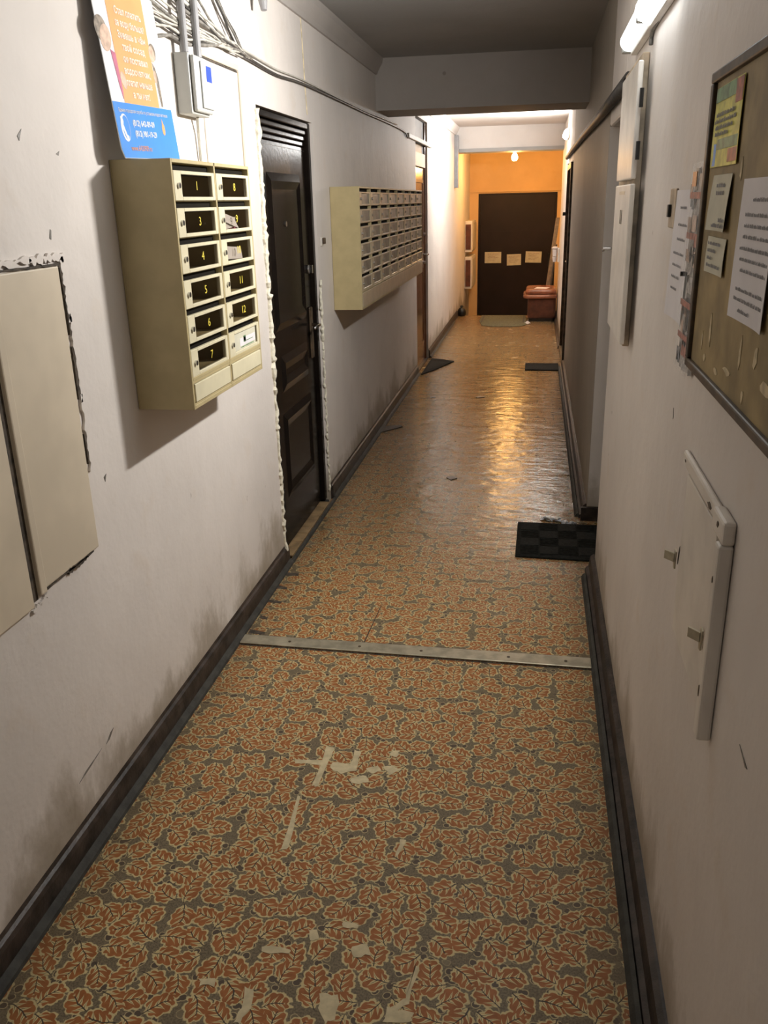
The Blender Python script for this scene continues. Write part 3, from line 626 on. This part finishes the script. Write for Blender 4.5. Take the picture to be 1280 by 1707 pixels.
def smoothed(P, k=4):
    P = [Vector(p) for p in P]; out = []
    for i in range(len(P)-1):
        a, b, c, d = P[max(i-1, 0)], P[i], P[i+1], P[min(i+2, len(P)-1)]
        for j in range(k):
            t = j/k; out.append(.5*((2*b)+(c-a)*t+(2*a-5*b+4*c-d)*t*t+(3*b-a-3*c+d)*t**3))
    return out+[P[-1]]
tag(obj('wall_cable', MB().tube(smoothed(P1), .0065, 8), 'cableD', smooth=True), 'dark cable running along the left wall over both mailbox units', 'cable')
tag(obj('wall_cable', MB().tube(smoothed([(p[0]+.001, p[1], p[2]+.016+.006*math.sin(i)) for i, p in enumerate(P1[:-2])]), .004, 6), 'cableB', smooth=True), 'thin pale cable running just above the dark one on the left wall', 'cable')
tag(obj('cable_duct', MB().box(XL+.0005, XL+.022, 7.90, 9.62, 2.135, 2.172), 'cableB', bevel=.003), 'short pale cable duct crossing above the far left door', 'cable duct')
tag(obj('cable_duct', MB().box(XL+.0005, XL+.05, 12.36, 12.495, 1.78, 2.435), 'greytube', bevel=.004), 'dark grey upright duct in the corner below the end beam', 'cable duct')
db = thing('doorbell', 'broken dark doorbell on the left wall beside the near door', 'doorbell', (XL, 4.66, 1.44))
part('base', MB().box(XL+.0005, XL+.006, 4.622, 4.672, 1.408, 1.452), 'whitep', db, .002); part('button', MB().box(XL+.0062, XL+.02, 4.642, 4.668, 1.418, 1.450), 'frame', db, .003)
sm = thing('wall_bracket', 'small grey ceiling-corner gadget high on the left wall', 'bracket', (XL, 3.70, 2.42))
part('arm', MB().tube([(XL+.002, 3.68, 2.42), (XL+.05, 3.66, 2.37)], .008, 8), 'greytube', sm); part('cup', MB().tube([(XL+.05, 3.66, 2.375), (XL+.055, 3.655, 2.33)], [.020, .012], 12), 'greytube', sm)

# ---------------------------------------------------------------- right wall fittings
nb = thing('notice_board', 'khaki notice board in a dark wooden frame on the right wall', 'notice board', (XR, 1.35, 1.31))
part('panel', MB().box(XR-.012, XR-.001, .90, 1.715, 1.325, 1.802), 'board', nb)
part('frame_bar', MB().box(XR-.020, XR-.001, .885, 1.735, 1.800, 1.818), 'frame', nb, .003); part('frame_bar', MB().box(XR-.020, XR-.001, .885, 1.735, 1.310, 1.326), 'frame', nb, .003)
part('frame_bar', MB().box(XR-.020, XR-.001, 1.714, 1.735, 1.326, 1.800), 'frame', nb, .003); part('frame_bar', MB().box(XR-.020, XR-.001, .885, .906, 1.326, 1.800), 'frame', nb, .003)
def scrap(y, z, w, h, mat='torn', x=XR-.0122):
    P = ell(y, z, w/2, h/2, rnd.uniform(-.1, .1), 9); P = [(a+rnd.uniform(-w, w)*.14, b+rnd.uniform(-h, h)*.14) for a, b in P]
    return MB().prism(P, x-.0008, x, 'x')
for y, z, w, h in ((1.555, 1.405, .016, .055), (1.40, 1.36, .05, .012), (1.32, 1.40, .012, .05), (1.23, 1.41, .02, .03), (1.48, 1.345, .03, .010), (1.62, 1.375, .012, .03), (1.50, 1.68, .012, .035), (1.16, 1.38, .05, .02), (1.45, 1.655, .014, .03), (1.585, 1.35, .02, .012), (1.28, 1.345, .012, .02)):
    part('paper_scrap', scrap(y, z, w, h), 'torn', nb)
def sheet(name, label, cat, y0, y1, z0, z1, x, mat, curl=.0, skew=0.0):
    """paper on the right wall: y0 far edge > y1 near edge"""
    m = MB(); n = 8; rows_ = 8; b = 0
    for j in range(rows_+1):
        for i in range(n+1):
            t, s = i/n, j/rows_
            m.v.append((x-curl*(abs(t-.5)*2)**3*(1-s)-.0005*math.sin(t*6+s*4), y0+(y1-y0)*t+skew*s, z0+(z1-z0)*s))
    for j in range(rows_):
        for i in range(n):
            a = j*(n+1)+i; m.f.append((a, a+1, a+n+2, a+n+1))
    o = obj(name, m, mat); s_ = o.modifiers.new('solid', 'SOLIDIFY'); s_.thickness = .0006; s_.offset = 0
    tag(o, label, cat); return o
def bars(rows_, y0, y1, x, parent, h=.006, skew=0.0, name='printed_lines'):
    m = MB()
    for z, a, b in rows_:
        y = y0+(y1-y0)*a; ye = y0+(y1-y0)*b
        while y > ye:
            L_ = rnd.uniform(.008, .022); yn = max(y-L_, ye)
            q = y
            while q > yn:          # separate letters, uneven heights
                k = rnd.uniform(.0022, .0036); hh = h*rnd.uniform(.55, 1.0)
                m.box(x-.0011, x-.0008, q-k*.62, q, z-h/2, z-h/2+hh); q -= k
            y = yn-.004
    o = obj(name, m, 'ink', parent); o['kind'] = 'stuff'; return o
a4 = sheet('paper_notice', 'white typed A4 notice pinned low right on the notice board', 'notice', 1.408, 1.20, 1.445, 1.640, XR-.0155, 'paper', .003)
bars([(1.612, .38, 1), (1.592, .20, .98), (1.577, .20, 1), (1.562, .20, .95), (1.546, .14, 1), (1.531, .17, .97), (1.516, .22, .97), (1.489, .15, .95), (1.475, .12, 1), (1.460, .28, .62)], 1.408, 1.20, XR-.0165, a4, .0055)
tp = sheet('paper_notice', 'small yellowed notice just inside the board frame, upper of two', 'notice', 1.650, 1.497, 1.562, 1.650, XR-.0150, 'paper2', .006)
bars([(1.634, .30, .75), (1.622, .30, .70), (1.580, .55, .9), (1.571, .15, .85)], 1.65, 1.497, XR-.0162, tp, .007)
tp = sheet('paper_notice', 'small yellowed notice just inside the board frame, lower of two', 'notice', 1.645, 1.492, 1.493, 1.552, XR-.0150, 'paper2', .002)
bars([(1.542, .1, .8), (1.530, .1, .55), (1.518, .1, .35), (1.506, .1, .85)], 1.645, 1.492, XR-.0162, tp, .006)
yp = sheet('poster', 'yellow green printed poster in the top far corner of the notice board', 'poster', 1.690, 1.478, 1.663, 1.788, XR-.0150, 'gold', .001)
xq = XR-.0158
for (ya, yb_, za, zb, mt) in ((1.688, 1.53, 1.765, 1.787, 'green'), (1.53, 1.48, 1.752, 1.786, 'red'), (1.69, 1.65, 1.665, 1.70, 'blue'), (1.645, 1.48, 1.690, 1.706, 'green'), (1.55, 1.48, 1.668, 1.688, 'red')):
    obj('print_block', MB().box(xq-.0004, xq, yb_, ya, za, zb), mt, yp)
bars([(1.745, .1, .8), (1.735, .05, .85), (1.725, .1, .75), (1.715, .1, .6)], 1.69, 1.478, XR-.0160, yp, .007)
ws = sheet('paper_notice', 'long white sheet taped to the right wall beyond the notice board', 'notice', 2.130, 1.895, 1.360, 1.630, XR-.004, 'paper', .006)
bars([(1.595, .35, .7), (1.56, .3, .8), (1.53, .3, .75), (1.50, .15, .75), (1.475, .15, .65), (1.45, .15, .6), (1.425, .15, .5)], 2.13, 1.895, XR-.0055, ws, .006)
def leaflet(name, label, y0, y1, z0, z1, x, seed):
    t = thing(name, label, 'leaflet', (x, (y0+y1)/2, z0)); r = random.Random(seed)
    m = MB(); n = 10; cols_ = []
    for i in range(n+1):
        t_ = i/n; m.v.append((x-.004*(i % 2)-.002*math.sin(3*t_), y0+(y1-y0)*t_, z0+r.uniform(-.004, .004))); m.v.append((x-.002*(i % 2), y0+(y1-y0)*(.12+.76*t_), z1+r.uniform(-.004, .004)))
    for i in range(n): m.f.append((2*i, 2*i+2, 2*i+3, 2*i+1))
    part('sheet', m, 'newsC', t)
    for i in range(14):
        ya = y0+(y1-y0)*r.uniform(.04, .62); wd = abs(y1-y0)*r.uniform(.12, .34); za = z0+(z1-z0)*r.uniform(.03, .8); hh = (z1-z0)*r.uniform(.06, .2)
        part('print_block', MB().box(x-.0068, x-.0062, ya-wd, ya, za, za+hh), ('newsA', 'newsB', 'skin', 'hair', 'red', 'ink')[i % 6], t)
    for k in (.34, .72): part('print_band', MB().box(x-.0076, x-.0070, y1+.01, y0-.012, z0+(z1-z0)*k, z0+(z1-z0)*k+.012), 'red', t)
    cm = MB(); n = 14
    for i in range(n+1):
        t_ = i/n; dd = .008+.003*(i % 2)
        cm.v.append((x-dd, y0+.004+(y1-y0-.008)*t_, z0-.004)); cm.v.append((x-dd+.002, y0+(y1-y0)*(.06+.9*t_), z1+.01))
    for i in range(n): cm.f.append((2*i, 2*i+2, 2*i+3, 2*i+1))
    part('plastic_cover', cm, 'clear', t, label='creased clear plastic cover')
    return t
t = leaflet('leaflet', 'crumpled printed leaflet in clear plastic beside the board, upper of two', 1.915, 1.738, 1.470, 1.668, XR-.004, 11)
part('orange_corner', MB().box(XR-.0125, XR-.012, 1.84, 1.885, 1.635, 1.662), 'orange', t)
leaflet('leaflet', 'crumpled printed leaflet in clear plastic beside the board, lower of two', 1.912, 1.738, 1.285, 1.455, XR-.004, 23)
tag(obj('push_pin', MB().cyl((XR-.018, 1.893, 1.468), .005, .016, 'x', 10), 'black'), 'black pin between the two plastic-covered leaflets', 'pin')
sp = thing('light_switch', 'old beige light switch half hidden behind the long white sheet', 'switch', (XR, 2.19, 1.55))
part('plate', MB().box(XR-.006, XR-.0005, 2.132, 2.225, 1.548, 1.635), 'wood', sp, .003); part('rocker', MB().box(XR-.014, XR-.0062, 2.185, 2.205, 1.572, 1.60), 'black', sp, .002)
ec = thing('electric_cabinet', 'white painted two-door electric cabinet on the right wall past the papers', 'cabinet', (XR, 3.15, 1.15))
part('frame', MB().box(XR-.022, XR-.001, 2.93, 3.46, 1.155, 2.02), 'wood', ec, .004)
for za, zb, nm in ((1.668, 1.985, 'upper_door'), (1.178, 1.655, 'lower_door')):
    dr = part(nm, MB().box(XR-.042, XR-.027, 2.82, 3.33, za, zb), 'whitep', ec, .004)
    part('door_edge', MB().box(XR-.0268, XR-.0225, 2.935, 3.33, za+.01, zb-.01), 'wood', dr)
for ya in (3.03, 3.075): part('vent_slot', MB().box(XR-.0430, XR-.0418, ya, ya+.02, 1.535, 1.578), 'frame', ec)
part('name_strip', MB().box(XR-.0430, XR-.0418, 2.98, 3.16, 1.625, 1.635), 'panel', ec)
part('latch', MB().tube([(XR-.047, 3.30, 1.445), (XR-.070, 3.315, 1.445), (XR-.072, 3.34, 1.437)], .006, 8), 'chrome', ec)
for z in (1.72, 1.86): part('hinge', MB().cyl((XR-.030, 2.797, z), .006, .05, 'z', 8), 'black', ec)
ht = thing('meter_hatch', 'white painted access hatch low on the right wall with two bent latches', 'hatch', (XR, 1.47, .77))
part('leaf', MB().box(XR-.010, XR+.002, 1.345, 1.640, .790, 1.118), 'whitep', ht, .002)
part('frame_bar', MB().box(XR-.020, XR-.0005, 1.262, 1.345, 1.120, 1.158), 'whitep', ht, .005); part('frame_bar', MB().box(XR-.012, XR-.0005, 1.345, 1.695, 1.122, 1.152), 'whitep', ht, .006)
part('frame_bar', MB().box(XR-.024, XR-.0005, 1.262, 1.292, .775, 1.120), 'whitep', ht, .005)
part('edge_gap', MB().box(XR-.0015, XR-.0003, 1.638, 1.646, .800, 1.122), 'crack', ht); part('edge_gap', MB().box(XR-.0015, XR-.0003, 1.345, 1.645, 1.117, 1.1215), 'crack', ht)
for y, z, k in ((1.650, .935, 1), (1.345, .918, -1)):
    m = MB().prism([(y, z-.02), (y+.012, z-.022), (y+.018, z+.002), (y+.008, z+.02), (y-.004, z+.018)], XR-.016, XR-.0135, 'x')
    m.prism([(XR-.015, y+.012), (XR-.030, y+.030), (XR-.033, y+.026), (XR-.017, y+.006)], z-.008, z+.010, 'z')
    part('latch', m, 'strip', ht, label='bent metal latch tab')
    part('latch_hole', MB().prism(ell(y-.006, z+.012, .006, .022, .2, 8), XR-.0108, XR-.0102, 'x'), 'crack', ht)
for y, z, w, h in ((1.275, 1.06, .006, .010), (1.28, .86, .005, .018), (1.30, 1.142, .012, .01), (1.66, 1.138, .012, .006), (1.41, 1.135, .03, .01)): part('paint_chip', scrap(y, z, w, h, x=XR-.0242 if y < 1.31 and z < 1.12 else XR-.0203 if y < 1.345 else XR-.0123), 'frame', ht)
for z, r_, mt, lab in ((2.035, .010, 'cableD', 'upper dark cable along the top of the right wall'), (1.995, .021, 'cableD', 'thick dark pipe along the right wall below the upper cable')):
    tag(obj('wall_pipe', MB().tube([(XR-r_-.001, 3.50, z-.006), (XR-r_-.001, 4.6, z), (XR-r_-.001, 6.5, z+.02), (XR-r_-.001, 8.6, z+.03), (XR-r_-.001, 10.2, z+.03)], r_, 10), mt, smooth=True), lab, 'pipe')
tag(obj('wall_cable', MB().tube(smoothed([(XR-.006, 1.2, 2.10), (XR-.006, 2.2, 2.085), (XR-.006, 2.75, 2.07), (XR-.006, 2.87, 2.06), (XR-.006, 2.88, 2.03)]), .006, 8), 'cableA', smooth=True), 'grey cable along the right wall under the near lamp', 'cable')

# ---------------------------------------------------------------- lamps
def half_round(x, r, y0, y1, z):
    P = [(x, z-r)]+[(x-r*math.cos(a)*1.15, z+r*math.sin(a)) for a in [math.pi*(-.5+i/10) for i in range(1, 10)]]+[(x, z+r)]
    m = MB(); b = len(P); m.v = [(p[0], y0, p[1]) for p in P]+[(p[0], y1, p[1]) for p in P]
    m.f = [tuple(range(b)), tuple(range(2*b-1, b-1, -1))]+[(i, (i+1) % b, b+(i+1) % b, b+i) for i in range(b)]; return m
def area(name, loc, sx, sy_, power, color, direction, parent=None):
    l = bpy.data.lights.new(name, 'AREA'); l.shape = 'RECTANGLE'; l.size = sx; l.size_y = sy_; l.energy = power; l.color = color
    o = bpy.data.objects.new(name, l); COL.objects.link(o); o.location = loc
    o.rotation_euler = Vector(direction).to_track_quat('-Z', 'Y').to_euler(); return o
l1 = thing('fluorescent_lamp', 'bright tube lamp high on the right wall at the top of the photo', 'lamp', (XR, 2.85, 2.15))
part('tray', MB().box(XR-.022, XR-.001, 2.30, 3.33, 2.065, 2.150), 'whitep', l1, .003)
part('tube_cover', half_round(XR-.023, .032, 2.85, 3.33, 2.108), 'lampdim', l1, label='far half of the tube cover')
part('tube_cover', half_round(XR-.023, .036, 2.32, 2.80, 2.108), 'lampnear', l1, label='glaring near half of the tube cover')
part('end_cap', MB().box(XR-.050, XR-.001, 3.332, 3.375, 2.075, 2.14), 'greybox', l1, .006); part('end_cap', MB().box(XR-.056, XR-.0225, 2.805, 2.845, 2.08, 2.136), 'greybox', l1, .004)
area('near_lamp_light', (XR-.072, 3.15, 2.115), .22, .05, NEAR_LAMP, (1, .965, .92), (-1, 0, -.12))
l2 = thing('fluorescent_lamp', 'glaring white lamp far along the right wall beyond the beam', 'lamp', (XR, 10.5, 2.28))
part('tray', MB().box(XR-.020, XR-.001, 10.2, 10.8, 2.235, 2.325), 'whitep', l2, .003)
part('tube_cover', half_round(XR-.021, .040, 10.22, 10.78, 2.28), 'lampfar', l2, label='glaring tube cover')
area('far_lamp_light', (XR-.085, 10.5, 2.28), .45, .06, FAR_LAMP, (1, .985, .965), (-1, 0, .5))
lb = thing('light_bulb', 'bare glowing warm bulb hanging in the end lobby', 'bulb', (-.36, 13.4, 2.2))
part('glass', MB().lathe((-.36, 13.4, 2.185), [(.008, -.052), (.03, -.045), (.043, -.02), (.045, 0), (.038, .026), (.022, .05), (.016, .07)], 18), 'bulb', lb, smooth=True)
part('socket', MB().cyl((-.36, 13.4, 2.257), .022, .05, 'z', 14), 'black', lb); part('cord', MB().tube([(-.36, 13.4, 2.306), (-.36, 13.4, ZC-.001)], .004, 6), 'cableD', lb)
pl = bpy.data.lights.new('bulb_light', 'POINT'); pl.energy = BULB; pl.color = WARM; pl.shadow_soft_size = .05
plo = bpy.data.objects.new('bulb_light', pl); COL.objects.link(plo); plo.location = (-.36, 13.4, 2.08)
area('hall_fill_light', (XR-.08, -.4, 2.15), .9, .06, HALL_FILL, (1, .965, .92), (-1, 0, -.3))  # assumed fill light, its source is out of view
l3 = thing('fluorescent_lamp', 'added unseen tube lamp behind the camera, filling the foreground', 'lamp', (XR, -.4, 2.15))  # lamp body added to go with the unseen fill light
part('tray', MB().box(XR-.022, XR-.001, -.9, .1, 2.105, 2.195), 'whitep', l3, .003); part('tube_cover', half_round(XR-.023, .036, -.88, .08, 2.15), 'lampdim', l3)

# ---------------------------------------------------------------- floor things
ts = thing('threshold_strip', 'worn metal threshold strip screwed across the corridor floor', 'threshold strip', (-.4, 2.865, 0))
m = MB().prism([(-1.096, 2.845), (.252, 2.822), (.252, 2.897), (-1.096, 2.915)], .002, .0085, 'z')
part('strip', m, 'strip', ts, .003)
part('edge_gap', MB().prism([(-1.09, 2.917), (.25, 2.899), (.25, 2.907), (-1.09, 2.925)], .0016, .0026, 'z'), 'crack', ts); part('edge_gap', MB().prism([(-1.09, 2.838), (.25, 2.815), (.25, 2.821), (-1.09, 2.844)], .0002, .0012, 'z'), 'crack', ts)
for x in (-.9, -.62, -.38, -.05, .16): part('screw', MB().cyl((x, 2.868-.0155*(x+.4), .0086), .006, .0012, 'z', 10), 'frame', ts)
def mat(name, label, corners, z, h, mat1, cells=None, mat2=None):
    t = thing(name, label, 'doormat', (sum(c[0] for c in corners)/len(corners), sum(c[1] for c in corners)/len(corners), z))
    part('base', MB().prism(corners, z, z+h, 'z'), mat1, t, .003); return t
t = mat('doormat', 'black checkered rubber doormat in front of the alcove on the right', [(-.050, 3.84), (.36, 3.82), (.36, 4.30), (-.048, 4.305)], .0017, .010, 'mat')
for i in range(4):
    for j in range(4):
        xa, ya = -.028+i*.094, 3.87+j*.105
        if (i+j) % 2: part('ribbed_square', MB().box(xa, xa+.088, ya, ya+.098, .0118, .0150), 'mat2', t)
        else:
            m = MB()
            for k in range(7): m.box(xa, xa+.088, ya+k*.0142, ya+k*.0142+.007, .0118, .0142)
            part('ribbed_square', m, 'mat', t)
t = mat('doormat', 'flat black doormat by the far door on the right', [(-.075, 8.66), (.262, 8.65), (.262, 9.04), (-.075, 9.03)], .0017, .010, 'mat')
part('rim', add_ring(MB(), 0, 0, 0, 0, 0, 0, 0).box(-.06, .25, 8.67, 8.69, .0118, .0135).box(-.06, .25, 9.0, 9.02, .0118, .0135), 'mat2', t)
t = mat('doormat', 'black three-cornered doormat turned out before the far door on the left', [(-1.085, 8.36), (-.98, 8.62), (-.825, 9.12), (-.96, 9.22), (-1.085, 9.28)], .0017, .012, 'mat')
part('rib', MB().prism([(-1.06, 8.55), (-.99, 8.72), (-.90, 9.05), (-1.06, 9.1)], .0138, .0155, 'z'), 'mat2', t)
t = mat('doormat', 'grey green doormat at the far end before the dark door', [(-.77, 12.4), (-.77, 13.0), (-.13, 13.0), (-.10, 12.0), (-.16, 11.86), (-.30, 11.80), (-.55, 11.80), (-.70, 11.90)], .0017, .009, 'matgreen')
part('border', MB().box(-.74, -.72, 12.2, 12.97, .0109, .0125).box(-.16, -.14, 12.2, 12.97, .0109, .0125), 'skirt_worn', t)
for i, (x, y, r_) in enumerate(((-.47, 5.05, .022), (-.44, 7.4, .028), (-.85, 7.35, .02))):
    P = ell(x, y, r_*1.6, r_, .4*i, 8); P = [(a+rnd.uniform(-.006, .006), b+rnd.uniform(-.02, .02)) for a, b in P]
    tag(obj('litter_scrap', MB().prism(P, .0016, .006, 'z'), 'black'), ('black scrap lying on the floor mid corridor, nearest of three', 'black scrap lying on the floor near the gold reflection', 'dark scrap lying on the floor towards the left wall')[i], 'litter')
m = MB(); n = 26
for i in range(n):
    x = .07+.19*i/n; y = 4.37+rnd.uniform(-.02, .02)-.07*i/n; m.quad((x, y, .002+rnd.uniform(0, .02)), (x+.02, y+rnd.uniform(-.02, .02), .002+rnd.uniform(0, .02)), (x+.02, y+.03, .002+rnd.uniform(0, .015)), (x-.004, y+.03, .002))
tag(obj('plastic_wrapper', m, 'posterwhite'), 'crumpled shiny plastic wrapper on the floor behind the checkered mat', 'wrapper')
# dark floor-level flap by the left skirting
tag(obj('floor_flap', MB().prism([(-1.095, 6.12), (-.96, 6.30), (-.985, 6.34), (-1.095, 6.30)], .0017, .008, 'z'), 'skirt'), 'small dark torn flap of lino by the left skirting under the long mailboxes', 'lino flap')

# ---------------------------------------------------------------- the end lobby
for i, (x0, x1, zc, ang) in enumerate(((-.866, -.59, .695, .0), (-.493, -.257, .655, -.02), (-.184, .081, .695, .03))):
    m = MB().box(-(x1-x0)/2, (x1-x0)/2, -.0012, 0, -.090, .090)
    o = obj('paper_notice', m, 'paper2'); o.location = ((x0+x1)/2, YB+.015, zc); o.rotation_euler = (0, ang, 0)
    tag(o, ('left sheet of the three white notices on the dark end door', 'middle sheet of the three white notices on the dark end door', 'right sheet of the three white notices on the dark end door')[i], 'notice')
    t = MB()
    for j in range(6): t.box(-.09, .09-.03*(j % 3), -.0018, -.0013, .055-.02*j, .060-.02*j)
    obj('printed_lines', t, 'newsB', o)
for i, (za, zb, lab) in enumerate(((.84, 1.31, 'upper pale meter box on the lobby wall left of the end door'), (.27, .77, 'lower pale meter box on the lobby wall left of the end door'))):
    t = thing('meter_box', lab, 'meter box', (XL, 14.6, za), 'meter boxes in the end lobby')
    part('box', MB().box(XL+.001, XL+.115, 14.25, 15.05, za, zb), 'whitep', t, .01)
    part('door', MB().box(XL+.116, XL+.126, 14.28, 15.02, za+.03, zb-.03), 'panel', t, .004)
    part('side_plate', MB().box(XL+.015, XL+.095, 14.238, 14.249, za+.04, zb-.05), 'leatherd', t, .003)
t = thing('bag', 'small black bag standing at the foot of the left wall by the lobby', 'bag', (-1.06, 12.97, 0))
part('body', MB().lathe((-1.065, 12.97, .002), [(.050, 0), (.062, .02), (.064, .06), (.05, .10), (.030, .122), (.02, .128)], 14), 'black', t, smooth=True); part('knot', MB().lathe((-1.065, 12.97, .128), [(.012, 0), (.028, .014), (.016, .03)], 10), 'black', t)
ot = thing('ottoman', 'brown leatherette ottoman with an overhanging padded lid at the corridor end', 'ottoman', (.10, 12.6, 0))
def rrect(x0, x1, y0, y1, r, n=6):
    P = []
    for cx_, cy_, a0 in ((x1-r, y1-r, 0), (x0+r, y1-r, 90), (x0+r, y0+r, 180), (x1-r, y0+r, 270)):
        for i in range(n+1): a = math.radians(a0+90*i/n); P.append((cx_+r*math.cos(a), cy_+r*math.sin(a)))
    return P
part('body', MB().prism(rrect(-.10, .29, 12.32, 12.92, .07), .05, .315, 'z'), 'leatherd', ot, .012)
part('lid', MB().prism(rrect(-.165, .30, 12.27, 12.95, .09), .318, .372, 'z'), 'leather', ot, .02)
part('cushion', MB().prism(rrect(-.13, .29, 12.30, 12.93, .09), .374, .445, 'z'), 'leather', ot, .03)
part('plinth', MB().prism(rrect(-.08, .28, 12.35, 12.9, .05), .002, .048, 'z'), 'black', ot)
t = obj('paper_sheet', MB().prism([(-.02, 12.4), (.15, 12.36), (.20, 12.55), (.03, 12.62)], .4455, .447, 'z'), 'paper'); tag(t, 'white paper lying on top of the brown ottoman', 'paper')
m = MB()
for i in range(10): m.quad((-.14+rnd.uniform(0, .07), 12.02+rnd.uniform(0, .2), .002+rnd.uniform(0, .02)), (-.10+rnd.uniform(0, .07), 12.02+rnd.uniform(0, .2), .012), (-.09, 12.1+rnd.uniform(0, .15), .03), (-.13, 12.15, .002))
tag(obj('plastic_wrapper', m, 'posterwhite'), 'white plastic scrap beside the ottoman foot', 'wrapper')
pk = thing('leaning_board', 'tall pale board leaning on the right wall behind the ottoman', 'board', (.27, 13.0, 0))
part('plank', MB().prism([(.10, .002), (.16, .002), (.304, 1.36), (.25, 1.36)], 12.975, 13.0, 'y'), 'tile', pk, .002); part('end_strip', MB().prism([(.17, .1), (.19, .1), (.285, 1.0), (.265, 1.0)], 12.96, 12.974, 'y'), 'frame', pk)
cu = thing('wall_holder', 'small white holder with two stacked cups on the right wall at the far end', 'holder', (XR, 12.4, .80))
part('bracket', MB().box(XR-.03, XR-.001, 12.33, 12.47, .80, .98), 'whitep', cu, .004)
part('cap', MB().lathe((XR-.066, 12.4, .965), [(.034, 0), (.045, .01), (.045, .022), (.02, .035)], 14), 'paper', cu); part('cup', MB().lathe((XR-.066, 12.4, .875), [(.028, 0), (.034, .085)], 14), 'paper', cu); part('cup', MB().lathe((XR-.066, 12.4, .80), [(.022, 0), (.032, .07)], 14), 'paper', cu)

# lettering becomes plain mesh
bpy.context.view_layer.update(); dg = bpy.context.evaluated_depsgraph_get()
for o in [o for o in bpy.data.objects if o.type == 'FONT']:
    me = bpy.data.meshes.new_from_object(o.evaluated_get(dg)); nm = o.name.split('.')[0]
    if not me.materials: me.materials.append(o.data.materials[0])
    q = bpy.data.objects.new('text', me); COL.objects.link(q); q.parent = o.parent; q.matrix_local = o.matrix_local.copy()
    bpy.data.objects.remove(o); q.name = nm
